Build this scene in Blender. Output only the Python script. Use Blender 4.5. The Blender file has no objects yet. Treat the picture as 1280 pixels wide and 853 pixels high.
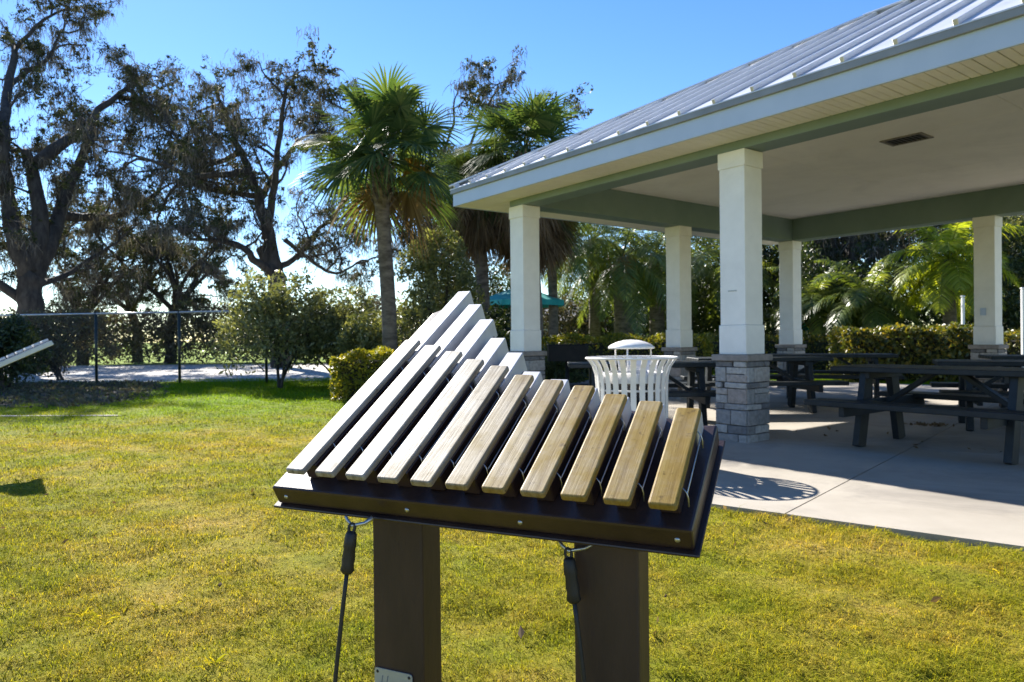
import bpy, bmesh, math, random
import numpy as np
from mathutils import Vector, Matrix
random.seed(7); RNG = np.random.default_rng(7)
R = math.radians
sc = bpy.context.scene
COL = sc.collection
# ------------------------------------------------------------------ camera
CAM_H = 1.05
PITCH, ROLL = -0.0046, 0.0106
F = Vector((0, math.cos(PITCH), math.sin(PITCH)))
UP0 = Vector((0, -math.sin(PITCH), math.cos(PITCH)))
RT0 = Vector((1, 0, 0))
RT = RT0*math.cos(ROLL) - UP0*math.sin(ROLL)
UPV = RT0*math.sin(ROLL) + UP0*math.cos(ROLL)
cam = bpy.data.cameras.new('camera')
cam.sensor_width = 36; cam.lens = 883.17/1280*36
cam.clip_start = .05; cam.clip_end = 2000
cam.dof.use_dof = True; cam.dof.focus_distance = 1.9; cam.dof.aperture_fstop = 7.5
camo = bpy.data.objects.new('camera', cam); COL.objects.link(camo)
camo.matrix_world = Matrix(((RT.x, UPV.x, -F.x, 0), (RT.y, UPV.y, -F.y, 0), (RT.z, UPV.z, -F.z, CAM_H), (0, 0, 0, 1)))
sc.camera = camo
# ------------------------------------------------------------------ light
SUN = Vector((-.77, 1.27, 1.0)).normalized()
SUN_EL = math.asin(SUN.z); SUN_AZ = math.atan2(SUN.x, SUN.y)
w = bpy.data.worlds.new('World'); sc.world = w; w.use_nodes = True
nt = w.node_tree; bg = nt.nodes['Background']
sky = nt.nodes.new('ShaderNodeTexSky'); sky.sky_type = 'NISHITA'; sky.sun_disc = False
sky.sun_elevation = SUN_EL; sky.sun_rotation = SUN_AZ
sky.air_density = 1.0; sky.dust_density = 0.04; sky.ozone_density = 2.0; sky.altitude = 700
hsv = nt.nodes.new('ShaderNodeHueSaturation'); hsv.inputs['Saturation'].default_value = 1.26; hsv.inputs['Hue'].default_value = .509
nt.links.new(sky.outputs[0], hsv.inputs['Color']); nt.links.new(hsv.outputs[0], bg.inputs[0])
bg.inputs[1].default_value = 0.078
sl = bpy.data.lights.new('sun', 'SUN'); sl.energy = 5.0; sl.angle = R(.53); sl.color = (1, .95, .87)
slo = bpy.data.objects.new('sun', sl); COL.objects.link(slo)
slo.rotation_euler = (-SUN).to_track_quat('-Z', 'Y').to_euler(); slo.location = (-20, 30, 30)
sc.view_settings.view_transform = 'Standard'; sc.view_settings.look = 'None'
sc.view_settings.exposure = 1.6; sc.view_settings.gamma = 1
sc.cycles.max_bounces = 9; sc.cycles.transparent_max_bounces = 8
sc.cycles.diffuse_bounces = 7; sc.cycles.glossy_bounces = 3; sc.cycles.transmission_bounces = 3
sc.cycles.sample_clamp_indirect = 6

# ------------------------------------------------------------------ helpers
def gpoint(px, py, z=0.0):
    """ground point seen in the photograph at a pixel (survey of the site)"""
    dx, dy = px-640, py-426.5
    uu = dx*math.cos(ROLL)-dy*math.sin(ROLL); vv = dx*math.sin(ROLL)+dy*math.cos(ROLL)
    d = RT0*(uu/883.17)+F+UP0*(-vv/883.17)
    t = (z-CAM_H)/d.z
    return Vector((d.x*t, d.y*t, z))
def at(px, py, Y):
    dx, dy = px-640, py-426.5
    uu = dx*math.cos(ROLL)-dy*math.sin(ROLL); vv = dx*math.sin(ROLL)+dy*math.cos(ROLL)
    d = RT0*(uu/883.17)+F+UP0*(-vv/883.17)
    return Vector((d.x*Y/d.y, Y, CAM_H+d.z*Y/d.y))

def tag(o, label=None, cat=None, group=None, kind=None):
    if label: o['label'] = label
    if cat: o['category'] = cat
    if group: o['group'] = group
    if kind: o['kind'] = kind
    return o
def empty(name, loc=(0, 0, 0), rz=0, **k):
    o = bpy.data.objects.new(name, None); COL.objects.link(o); o.empty_display_size = .1
    o.location = loc; o.rotation_euler = (0, 0, rz); return tag(o, **k)
def mesh_np(name, V, Fs, mat, parent=None, smooth=False, loc=None):
    """V (n,3); Fs (m,k) int array"""
    V = np.asarray(V, dtype=np.float32); Fs = np.asarray(Fs, dtype=np.int32)
    me = bpy.data.meshes.new(name)
    me.vertices.add(len(V)); me.vertices.foreach_set('co', V.ravel())
    k = Fs.shape[1]
    me.loops.add(Fs.size); me.loops.foreach_set('vertex_index', Fs.ravel())
    me.polygons.add(len(Fs)); me.polygons.foreach_set('loop_start', np.arange(0, Fs.size, k, dtype=np.int32))
    me.polygons.foreach_set('use_smooth', np.full(len(Fs), smooth))
    me.update(calc_edges=True); me.validate()
    me.materials.append(mat)
    o = bpy.data.objects.new(name, me); COL.objects.link(o)
    if parent: o.parent = parent
    if loc is not None: o.location = loc
    return o
class MB:
    def __init__(s): s.v = []; s.f = []; s.sm = []
    def add(s, vs, fs, smooth=False):
        b = len(s.v); s.v += [tuple(v) for v in vs]; s.f += [tuple(i+b for i in f) for f in fs]; s.sm += [smooth]*len(fs)
    def box(s, c, size, M=None, bev=0, seg=1):
        bm = bmesh.new(); bmesh.ops.create_cube(bm, size=1)
        bmesh.ops.scale(bm, vec=size, verts=bm.verts)
        if bev: bmesh.ops.bevel(bm, geom=bm.edges[:], offset=bev, segments=seg, profile=.5, affect='EDGES')
        bm.verts.ensure_lookup_table()
        if M is None: M = Matrix.Identity(3)
        c = Vector(c); vs = [M @ v.co + c for v in bm.verts]
        fs = [[v.index for v in f.verts] for f in bm.faces]; bm.free()
        s.add(vs, fs)
    def beam(s, a, b, w, h, up=(0, 0, 1), bev=0, ext=0):
        """rectangular bar from a to b, w across, h along up"""
        a = Vector(a); b = Vector(b); d = (b-a); L = d.length+2*ext; d.normalize()
        x = d.cross(Vector(up)).normalized(); z = x.cross(d)
        M = Matrix((x, d, z)).transposed()
        s.box((a+b)/2, (w, L, h), M, bev)
    def tube(s, pts, rads, n=8, cap=True, smooth=True):
        pts = [Vector(p) for p in pts]
        if not hasattr(rads, '__len__'): rads = [rads]*len(pts)
        vs = []; N = len(pts); up = None
        for i, p in enumerate(pts):
            d = (pts[min(i+1, N-1)]-pts[max(i-1, 0)])
            if d.length < 1e-9: d = Vector((0, 0, 1))
            d.normalize()
            if up is None: up = Vector((0, 0, 1)) if abs(d.z) < .9 else Vector((1, 0, 0))
            x = up.cross(d)
            if x.length < 1e-4: x = Vector((1, 0, 0)).cross(d)
            x.normalize(); y = d.cross(x); up = y
            for k in range(n):
                a = 2*math.pi*k/n; vs.append(p+(x*math.cos(a)+y*math.sin(a))*rads[i])
        fs = []
        for i in range(N-1):
            for k in range(n):
                k2 = (k+1) % n; fs.append((i*n+k, i*n+k2, (i+1)*n+k2, (i+1)*n+k))
        if cap: fs.append(tuple(range(n-1, -1, -1))); fs.append(tuple((N-1)*n+k for k in range(n)))
        s.add(vs, fs, smooth)
    def lathe(s, prof, n=32, c=(0, 0, 0), smooth=True):
        vs = []; c = Vector(c)
        for r, z in prof:
            for k in range(n):
                a = 2*math.pi*k/n; vs.append(c+Vector((r*math.cos(a), r*math.sin(a), z)))
        fs = []
        for i in range(len(prof)-1):
            for k in range(n):
                k2 = (k+1) % n; fs.append((i*n+k, i*n+k2, (i+1)*n+k2, (i+1)*n+k))
        s.add(vs, fs, smooth)
    def prism(s, poly, z0, z1, M=None, o=(0, 0, 0)):
        n = len(poly); o = Vector(o); M = M or Matrix.Identity(3)
        vs = [M @ Vector((x, y, z0))+o for x, y in poly]+[M @ Vector((x, y, z1))+o for x, y in poly]
        fs = [tuple(range(n-1, -1, -1)), tuple(range(n, 2*n))]
        for i in range(n): j = (i+1) % n; fs.append((i, j, n+j, n+i))
        s.add(vs, fs)
    def build(s, name, mat, parent=None, M=None, org=None):
        me = bpy.data.meshes.new(name)
        v = s.v
        if org is not None: v = [tuple(Vector(p)-Vector(org)) for p in v]
        me.from_pydata(v, [], s.f); me.polygons.foreach_set('use_smooth', s.sm); me.update()
        me.materials.append(mat)
        o = bpy.data.objects.new(name, me); COL.objects.link(o)
        if parent: o.parent = parent
        if M is not None: o.matrix_local = M
        return o
def copy_tree(o, parent=None):
    c = o.copy(); COL.objects.link(c); c.parent = parent
    for ch in list(o.children): copy_tree(ch, c)
    return c

# ------------------------------------------------------------------ materials
def new_mat(name):
    m = bpy.data.materials.new(name); m.use_nodes = True
    t = m.node_tree; b = t.nodes['Principled BSDF']; return m, t, b
def N(t, typ, **k):
    n = t.nodes.new(typ)
    for a, v in k.items():
        if a in n.inputs: n.inputs[a].default_value = v
        else: setattr(n, a, v)
    return n
def ramp(t, fac, stops):
    r = t.nodes.new('ShaderNodeValToRGB'); e = r.color_ramp.elements
    while len(e) < len(stops): e.new(.5)
    for i, (p, c) in enumerate(stops): e[i].position = p; e[i].color = (*c, 1) if len(c) == 3 else c
    t.links.new(fac, r.inputs[0]); return r.outputs[0]
def noisy(name, c1, c2, scale=8, rough=.6, metal=0, bump=0, bscale=60, spec=.5, stretch=(1, 1, 1), detail=6, lo=.35, hi=.65, rvar=0):
    m, t, b = new_mat(name)
    tc = N(t, 'ShaderNodeTexCoord'); mp = N(t, 'ShaderNodeMapping'); mp.inputs['Scale'].default_value = stretch
    t.links.new(tc.outputs['Object'], mp.inputs[0])
    n = N(t, 'ShaderNodeTexNoise', Scale=scale, Detail=detail, Roughness=.6); t.links.new(mp.outputs[0], n.inputs['Vector'])
    t.links.new(ramp(t, n.outputs[0], [(lo, c1), (hi, c2)]), b.inputs['Base Color'])
    b.inputs['Roughness'].default_value = rough; b.inputs['Metallic'].default_value = metal
    b.inputs['Specular IOR Level'].default_value = spec
    if rvar:
        mr = N(t, 'ShaderNodeMapRange'); mr.inputs['To Min'].default_value = rough-rvar; mr.inputs['To Max'].default_value = rough+rvar
        t.links.new(n.outputs[0], mr.inputs[0]); t.links.new(mr.outputs[0], b.inputs['Roughness'])
    if bump:
        n2 = N(t, 'ShaderNodeTexNoise', Scale=bscale, Detail=4); t.links.new(mp.outputs[0], n2.inputs['Vector'])
        bp = N(t, 'ShaderNodeBump', Strength=bump, Distance=.01); t.links.new(n2.outputs[0], bp.inputs['Height'])
        t.links.new(bp.outputs[0], b.inputs['Normal'])
    return m
def leaf(name, stops, transl=.45, rough=.45, spec=.4, tcol=1.6, shadow=1):
    """per-leaf colour by mesh island, part of the light passes through the blade"""
    m, t, b = new_mat(name)
    g = N(t, 'ShaderNodeNewGeometry')
    c = ramp(t, g.outputs['Random Per Island'], stops)
    t.links.new(c, b.inputs['Base Color']); b.inputs['Roughness'].default_value = rough
    b.inputs['Specular IOR Level'].default_value = spec
    tr = N(t, 'ShaderNodeBsdfTranslucent')
    mu = N(t, 'ShaderNodeMixRGB', blend_type='MULTIPLY'); mu.inputs[0].default_value = 1
    mu.inputs[2].default_value = (1.5*tcol/1.6, 1.35*tcol/1.6, .5, 1)
    t.links.new(c, mu.inputs[1]); t.links.new(mu.outputs[0], tr.inputs[0])
    mx = N(t, 'ShaderNodeMixShader'); mx.inputs[0].default_value = transl
    t.links.new(b.outputs[0], mx.inputs[1]); t.links.new(tr.outputs[0], mx.inputs[2])
    t.links.new(mx.outputs[0], t.nodes['Material Output'].inputs[0])
    return m
M_bark = noisy('oak bark', (.02, .017, .015), (.065, .057, .05), 6, .9, bump=.6, bscale=18, stretch=(1, 1, .3))
M_pbark = noisy('palm bark', (.07, .055, .04), (.19, .155, .12), 5, .9, bump=.7, bscale=14, stretch=(1, 1, 2.5))
M_oakleaf = leaf('oak leaves', [(0, (.028, .04, .02)), (.6, (.052, .068, .032)), (1, (.09, .1, .05))], .28, .6, .2, 1.3)
M_moss = leaf('spanish moss', [(0, (.07, .066, .06)), (.6, (.13, .125, .115)), (1, (.22, .21, .19))], .25, .9, .1, 1.0)
M_shrub = leaf('shrub leaves', [(0, (.07, .09, .04)), (.5, (.14, .16, .08)), (1, (.26, .28, .16))], .42, .3, .5)
M_vine = leaf('vine leaves', [(0, (.07, .095, .035)), (.5, (.15, .175, .075)), (1, (.27, .28, .14))], .42, .38, .5)
M_hedge = leaf('hedge leaves', [(0, (.09, .12, .015)), (.5, (.19, .2, .022)), (1, (.32, .28, .035))], .45, .45, .4)
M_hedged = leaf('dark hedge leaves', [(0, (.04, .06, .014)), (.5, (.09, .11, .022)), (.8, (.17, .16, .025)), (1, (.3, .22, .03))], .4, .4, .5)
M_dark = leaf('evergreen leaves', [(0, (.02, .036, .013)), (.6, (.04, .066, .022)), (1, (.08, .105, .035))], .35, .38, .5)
M_sabal = leaf('sabal fronds', [(0, (.035, .072, .026)), (.6, (.068, .112, .038)), (1, (.125, .165, .058))], .42, .55, .15)
M_yellow = leaf('yellowing fronds', [(0, (.16, .13, .03)), (.5, (.26, .18, .04)), (1, (.2, .11, .04))], .4, .8, .1)
M_dead = leaf('dead fronds', [(0, (.09, .06, .035)), (.6, (.17, .12, .07)), (1, (.26, .19, .12))], .3, .8, .2, 1.2)
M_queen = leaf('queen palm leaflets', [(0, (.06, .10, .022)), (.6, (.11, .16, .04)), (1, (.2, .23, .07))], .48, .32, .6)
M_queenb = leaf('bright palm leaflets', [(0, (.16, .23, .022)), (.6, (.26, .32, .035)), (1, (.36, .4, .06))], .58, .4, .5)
M_fruit = noisy('palm fruit', (.35, .14, .02), (.5, .25, .05), 30, .5)
M_scrub = leaf('scrub', [(0, (.06, .055, .043)), (.5, (.12, .11, .085)), (.8, (.1, .115, .055)), (1, (.2, .18, .14))], .25, .8, .2, 1.2)
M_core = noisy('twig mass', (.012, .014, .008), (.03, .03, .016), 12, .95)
M_can = noisy('white powder coat', (.7, .68, .65), (.78, .76, .73), 4, .4)
M_white = noisy('white paint', (.72, .72, .70), (.8, .8, .78), 3, .45, bump=.04, bscale=90)
M_cream = noisy('cream paint', (.8, .76, .69), (.84, .8, .73), 2, .6, bump=.05, bscale=120)
M_green = noisy('sage green paint', (.15, .215, .20), (.175, .24, .225), 2.5, .5)
M_fascia = noisy('trim with sky shade blue', (.39, .48, .63), (.43, .52, .67), 2, .4)  # the blue cast of sky-lit shade is put into this trim colour
M_roof = noisy('mill finish steel', (.5, .515, .54), (.58, .595, .62), 3, .4, metal=.4, rvar=.06)
M_dripm = noisy('drip edge', (.2, .21, .21), (.26, .27, .27), 3, .5, metal=.4)
M_conc = noisy('concrete', (.275, .245, .2), (.355, .318, .265), 1.6, .8, bump=.15, bscale=220, detail=10, lo=.3, hi=.7)
def stained(m, sc_=.9, amt=.35):
    """water marks and foot wear of their own shape over a finished paint or concrete"""
    t = m.node_tree; b = t.nodes['Principled BSDF']; src = b.inputs['Base Color'].links[0].from_socket
    tc = N(t, 'ShaderNodeTexCoord'); n = N(t, 'ShaderNodeTexNoise', Scale=sc_, Detail=9, Roughness=.72, Distortion=.6); t.links.new(tc.outputs['Object'], n.inputs['Vector'])
    r = ramp(t, n.outputs[0], [(.34, (1-amt, 1-amt, 1-amt*.95)), (.5, (1, 1, 1)), (.62, (1, 1, 1)), (.72, (1-amt*.5, 1-amt*.5, 1-amt*.45))])
    mu = N(t, 'ShaderNodeMixRGB', blend_type='MULTIPLY'); mu.inputs[0].default_value = 1; t.links.new(src, mu.inputs[1]); t.links.new(r, mu.inputs[2]); t.links.new(mu.outputs[0], b.inputs['Base Color'])
stained(M_conc, .8, .3); stained(M_cream, .7, .1); stained(M_white, 1.6, .07); stained(M_can, 5, .1)
M_cap = noisy('cast stone cap', (.2, .18, .165), (.28, .25, .23), 14, .85, bump=.2, bscale=60)
M_table = noisy('dark recycled plastic', (.01, .014, .017), (.018, .024, .028), 9, .5, spec=.3, bump=.08, bscale=80)
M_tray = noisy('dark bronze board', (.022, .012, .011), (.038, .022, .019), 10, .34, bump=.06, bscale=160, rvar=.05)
M_post = noisy('brown recycled lumber', (.024, .011, .009), (.042, .021, .016), 12, .55, bump=.12, bscale=70, stretch=(1, 1, .25))
M_res = noisy('aluminium resonator', (.42, .42, .435), (.54, .54, .555), 16, .42, metal=.2, bump=.03, bscale=200)
M_black = noisy('black rubber', (.008, .008, .009), (.016, .016, .017), 20, .55)
M_steel = noisy('galvanised steel', (.38, .39, .4), (.52, .53, .54), 20, .38, metal=.9)
M_plate = noisy('engraved plate', (.34, .37, .39), (.4, .43, .45), 8, .35, metal=.3)
M_ink = noisy('engraving', (.13, .15, .17), (.16, .18, .2), 10, .6)
M_grill = noisy('black grill steel', (.006, .007, .008), (.012, .012, .013), 12, .6, spec=.25)
M_fence = noisy('black fence pipe', (.012, .02, .018), (.025, .035, .03), 10, .4)
M_teal = noisy('teal shade cloth', (.02, .3, .3), (.04, .42, .4), 3, .7)
M_slide = noisy('teal plastic', (.02, .22, .24), (.04, .3, .32), 3, .4)
M_shingle = noisy('grey shingles', (.16, .155, .15), (.26, .25, .24), 10, .85)
M_stucco = noisy('house stucco', (.5, .47, .42), (.58, .55, .5), 4, .85)
M_glass = noisy('dark window', (.02, .025, .03), (.03, .035, .04), 3, .1)
def stone_mat():
    m, t, b = new_mat('ledge stone')
    g = N(t, 'ShaderNodeNewGeometry'); tc = N(t, 'ShaderNodeTexCoord')
    c = ramp(t, g.outputs['Random Per Island'], [(0, (.13, .13, .135)), (.35, (.24, .235, .23)), (.65, (.33, .32, .305)), (.85, (.42, .4, .37)), (1, (.27, .22, .19))])
    n = N(t, 'ShaderNodeTexNoise', Scale=28, Detail=8); t.links.new(tc.outputs['Object'], n.inputs['Vector'])
    mu = N(t, 'ShaderNodeMixRGB', blend_type='OVERLAY'); mu.inputs[0].default_value = .55
    t.links.new(c, mu.inputs[1]); t.links.new(n.outputs[0], mu.inputs[2]); t.links.new(mu.outputs[0], b.inputs['Base Color'])
    b.inputs['Roughness'].default_value = .85
    bp = N(t, 'ShaderNodeBump', Strength=.7, Distance=.02); t.links.new(n.outputs[0], bp.inputs['Height']); t.links.new(bp.outputs[0], b.inputs['Normal'])
    return m
M_stone = stone_mat()
M_mortar = noisy('mortar', (.05, .048, .046), (.09, .085, .08), 20, .95)
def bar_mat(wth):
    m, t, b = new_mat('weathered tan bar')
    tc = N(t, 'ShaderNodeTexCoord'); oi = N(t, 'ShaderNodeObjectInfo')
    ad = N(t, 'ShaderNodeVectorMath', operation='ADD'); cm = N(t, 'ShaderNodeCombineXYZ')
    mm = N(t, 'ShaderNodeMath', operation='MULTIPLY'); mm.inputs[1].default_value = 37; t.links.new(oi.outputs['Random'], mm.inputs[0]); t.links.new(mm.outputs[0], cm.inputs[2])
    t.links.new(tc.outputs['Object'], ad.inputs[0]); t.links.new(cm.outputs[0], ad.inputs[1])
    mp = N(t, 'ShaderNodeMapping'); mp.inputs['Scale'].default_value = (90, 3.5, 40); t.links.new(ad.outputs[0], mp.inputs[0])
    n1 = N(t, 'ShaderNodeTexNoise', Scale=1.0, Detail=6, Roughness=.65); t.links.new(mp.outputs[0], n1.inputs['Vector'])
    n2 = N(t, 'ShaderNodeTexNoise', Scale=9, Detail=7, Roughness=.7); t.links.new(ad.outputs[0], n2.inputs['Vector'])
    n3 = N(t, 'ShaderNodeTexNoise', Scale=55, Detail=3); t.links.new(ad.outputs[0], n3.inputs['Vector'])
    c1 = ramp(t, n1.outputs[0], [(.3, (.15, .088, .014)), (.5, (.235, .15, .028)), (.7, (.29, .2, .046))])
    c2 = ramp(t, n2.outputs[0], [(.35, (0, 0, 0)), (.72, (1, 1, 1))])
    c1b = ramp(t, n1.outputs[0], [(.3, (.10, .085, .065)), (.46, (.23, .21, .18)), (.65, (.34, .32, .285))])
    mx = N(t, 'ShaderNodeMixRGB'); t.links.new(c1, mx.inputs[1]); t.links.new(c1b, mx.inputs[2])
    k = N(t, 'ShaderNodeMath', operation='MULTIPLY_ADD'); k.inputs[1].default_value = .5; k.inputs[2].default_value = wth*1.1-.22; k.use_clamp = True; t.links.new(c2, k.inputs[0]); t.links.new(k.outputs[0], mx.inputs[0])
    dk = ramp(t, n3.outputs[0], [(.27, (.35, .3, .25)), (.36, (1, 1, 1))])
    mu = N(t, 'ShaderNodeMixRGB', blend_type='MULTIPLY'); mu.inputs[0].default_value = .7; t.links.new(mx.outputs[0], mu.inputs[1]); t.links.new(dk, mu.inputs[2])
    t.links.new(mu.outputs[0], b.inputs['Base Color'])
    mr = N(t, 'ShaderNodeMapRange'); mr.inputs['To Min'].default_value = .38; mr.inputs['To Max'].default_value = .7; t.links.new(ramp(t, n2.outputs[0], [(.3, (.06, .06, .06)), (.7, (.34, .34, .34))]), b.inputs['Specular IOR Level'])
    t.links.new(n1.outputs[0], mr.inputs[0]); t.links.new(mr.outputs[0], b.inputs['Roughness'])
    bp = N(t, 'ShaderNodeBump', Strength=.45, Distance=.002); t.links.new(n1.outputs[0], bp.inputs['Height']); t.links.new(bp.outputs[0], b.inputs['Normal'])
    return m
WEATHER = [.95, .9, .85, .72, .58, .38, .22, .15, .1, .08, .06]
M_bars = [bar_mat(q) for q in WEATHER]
def lawn_patches(t):
    """colour of the turf by place: green where it is lush, straw where it is worn"""
    g = N(t, 'ShaderNodeNewGeometry')
    n1 = N(t, 'ShaderNodeTexNoise', Scale=.9, Detail=7, Roughness=.68); t.links.new(g.outputs['Position'], n1.inputs['Vector'])
    sx = N(t, 'ShaderNodeSeparateXYZ'); t.links.new(g.outputs['Position'], sx.inputs[0])
    mr = N(t, 'ShaderNodeMapRange'); mr.inputs['From Min'].default_value = 7.5; mr.inputs['From Max'].default_value = 12.5; mr.inputs['To Max'].default_value = -.42
    t.links.new(sx.outputs[1], mr.inputs[0])
    ad = N(t, 'ShaderNodeMath', operation='ADD'); t.links.new(n1.outputs[0], ad.inputs[0]); t.links.new(mr.outputs[0], ad.inputs[1])
    return ramp(t, ad.outputs[0], [(.05, (.17, .27, .010)), (.36, (.2, .23, .018)), (.5, (.278, .258, .026)), (.62, (.365, .29, .055)), (.75, (.4, .3, .12))])
def grass_mat():
    m, t, b = new_mat('lawn grass'); c0 = lawn_patches(t)
    g = N(t, 'ShaderNodeNewGeometry')
    c1 = ramp(t, g.outputs['Random Per Island'], [(0, (.45, .55, .4)), (.5, (.95, 1, .9)), (1, (1.5, 1.3, 1.4))])
    mu = N(t, 'ShaderNodeMixRGB', blend_type='MULTIPLY'); mu.inputs[0].default_value = 1; t.links.new(c0, mu.inputs[1]); t.links.new(c1, mu.inputs[2])
    t.links.new(mu.outputs[0], b.inputs['Base Color']); b.inputs['Roughness'].default_value = .75; b.inputs['Specular IOR Level'].default_value = .04
    tr = N(t, 'ShaderNodeBsdfTranslucent'); m2 = N(t, 'ShaderNodeMixRGB', blend_type='MULTIPLY'); m2.inputs[0].default_value = 1; m2.inputs[2].default_value = (1.5, 1.45, .4, 1)
    t.links.new(mu.outputs[0], m2.inputs[1]); t.links.new(m2.outputs[0], tr.inputs[0])
    mx = N(t, 'ShaderNodeMixShader'); mx.inputs[0].default_value = .45; t.links.new(b.outputs[0], mx.inputs[1]); t.links.new(tr.outputs[0], mx.inputs[2])
    t.links.new(mx.outputs[0], t.nodes['Material Output'].inputs[0]); return m
M_grass = grass_mat()
def lawn_mat():
    m, t, b = new_mat('lawn soil and thatch'); c1 = lawn_patches(t)
    tc = N(t, 'ShaderNodeTexCoord')
    n2 = N(t, 'ShaderNodeTexNoise', Scale=22, Detail=9, Roughness=.8); t.links.new(tc.outputs['Object'], n2.inputs['Vector'])
    c2 = ramp(t, n2.outputs[0], [(.3, (.3, .3, .28)), (.5, (.85, .82, .78)), (.7, (1.2, 1.12, 1.05))])
    mu = N(t, 'ShaderNodeMixRGB', blend_type='MULTIPLY'); mu.inputs[0].default_value = 1
    t.links.new(c1, mu.inputs[1]); t.links.new(c2, mu.inputs[2]); t.links.new(mu.outputs[0], b.inputs['Base Color'])
    b.inputs['Roughness'].default_value = .95; b.inputs['Specular IOR Level'].default_value = .1
    bp = N(t, 'ShaderNodeBump', Strength=.8, Distance=.04); t.links.new(n2.outputs[0], bp.inputs['Height']); t.links.new(bp.outputs[0], b.inputs['Normal'])
    return m
M_lawn = lawn_mat()
M_sand = noisy('pale court sand', (.4, .37, .33), (.55, .52, .47), .8, .95, bump=.3, bscale=14)
M_mulch = noisy('shade toned leaf mulch', (.018, .014, .01), (.06, .044, .03), 14, .95, bump=1, bscale=25, detail=10)  # mulch tones taken darker to stand in for the oak's shade

# ------------------------------------------------------------------ survey
D1 = Vector((-math.sin(.6478), math.cos(.6478), 0)); D2 = Vector((math.cos(.6478), math.sin(.6478), 0))
PN = Vector((2.267, 6.854, 0))
def P(a, b, z=0): return PN + D1*a + D2*b + Vector((0, 0, z))     # pavilion grid
def frame(px, py, pz, o):                                         # 4x4 from axes
    return Matrix(((px.x, py.x, pz.x, o.x), (px.y, py.y, pz.y, o.y), (px.z, py.z, pz.z, o.z), (0, 0, 0, 1)))

# ------------------------------------------------------------------ ground
def sheet(name, pts, z, mat):
    mb = MB(); mb.add([(p[0], p[1], z) for p in pts], [tuple(range(len(pts)))])
    o = mb.build(name, mat); tag(o, kind='structure'); return o
def lump(x, y):
    f = lambda s, a: (np.sin(x*s+1.3*np.sin(y*s*.7+a))+np.sin(y*s*1.3+1.7*np.sin(x*s*.6+a)+2)+np.sin((x+y)*s*.8+.5+a))/3
    return .012*f(3.3, 0)+.013*f(8.1, 1)+.013*f(17.0, 2.2)+.009*f(33.0, 4.1)
def slab_st(x, y):
    q = np.stack([x-1.235, y-4.345]); ed_ = np.array([.8, -.6]); jd_ = np.array([.66, .75])/np.hypot(.66, .75)
    return np.linalg.solve(np.array([[ed_[0], jd_[0]], [ed_[1], jd_[1]]]), q.reshape(2, -1))
def on_slab(x, y, pad=0):
    st = slab_st(x, y); left = np.interp(st[1], [0, 3.05, 6.1, 12.3], [-2.3, -4.9, -6.6, -8.5])
    return ((st[1] > -pad) & (st[0] > left-pad) & (st[0] < 13+pad) & (st[1] < 12.5+pad)).reshape(np.shape(x))
def ground_z(x, y):
    w_ = np.clip((15-y)/2, 0, 1)*np.clip((12-np.abs(x))/2, 0, 1)*np.clip(y/1.0, 0, 1)
    w_ = w_*(1-.9*np.clip((y-9.7)/.4, 0, 1)*np.clip((11.6-y)/.4, 0, 1)*np.clip((-4.5-x)/.6, 0, 1))
    return np.where(on_slab(x, y, .06), -.03, lump(x, y)*w_)
gx = np.unique(np.concatenate([np.linspace(-400, -12, 14), np.arange(-12, 12, .045), np.linspace(12, 400, 14)]))
gy = np.unique(np.concatenate([np.linspace(-60, 1, 8), np.arange(1, 15, .045), np.linspace(15, 700, 20)]))
GX, GY = np.meshgrid(gx, gy); GZ = ground_z(GX, GY); nx, ny = len(gx), len(gy)
ii = (np.arange(ny-1)[:, None]*nx+np.arange(nx-1)[None]).ravel()
o = mesh_np('ground', np.stack([GX, GY, GZ], -1).reshape(-1, 3), np.stack([ii, ii+1, ii+nx+1, ii+nx], 1), M_lawn, smooth=True); tag(o, kind='structure')
sheet('sand_court', [(-40, 20.0), (-10.9, 18.5), (-7.5, 18.3), (-1.5, 18.2), (-1, 30), (-12, 31.5), (-40, 33)], .004, M_sand)
sheet('mulch_bed', [(-30, 11.6), (-9.3, 11.2), (-7.4, 11.6), (-6.8, 12.5), (-7.3, 14.2), (-8.8, 16.2), (-9.6, 17.6), (-12, 18.0), (-30, 19)], .008, M_mulch)
mb = MB()
mb.prism([(-20, 10.55), (-8.0, 10.12), (-5.6, 10.0), (-5.5, 10.05), (-8.0, 10.22), (-20, 11.0)], -.02, .010)
tag(mb.build('path', M_cap), kind='structure')
# pavilion floor: cast slabs with open joints between them
mb = MB()
E0 = Vector((1.235, 4.345)); ed = Vector((.80, -.60)).normalized(); jd = Vector((.66, .75)).normalized()
S = lambda s, t: (E0.x+ed.x*s+jd.x*t, E0.y+ed.y*s+jd.y*t)
slab_left = lambda t: float(np.interp(t, [0, 3.05, 6.1, 12.3], [-2.3, -4.9, -6.6, -8.5]))
cuts = [-7.2, -1.75, .42, 3.2, 6.2, 9.4, 12.8]; rows = [0, 3.05, 6.1, 9.2, 12.3]
for i in range(len(cuts)-1):
    for j in range(len(rows)-1):
        a, b_, c, d = cuts[i]+.005, cuts[i+1]-.005, rows[j]+.005, rows[j+1]-.005
        if i == 0: mb.prism([S(slab_left(c), c), S(b_, c), S(b_, d), S(slab_left(d), d)], -.1, .012)
        else: mb.prism([S(a, c), S(b_, c), S(b_, d), S(a, d)], -.1, .012)
o = mb.build('pavilion_floor', M_conc); tag(o, kind='structure')

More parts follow.
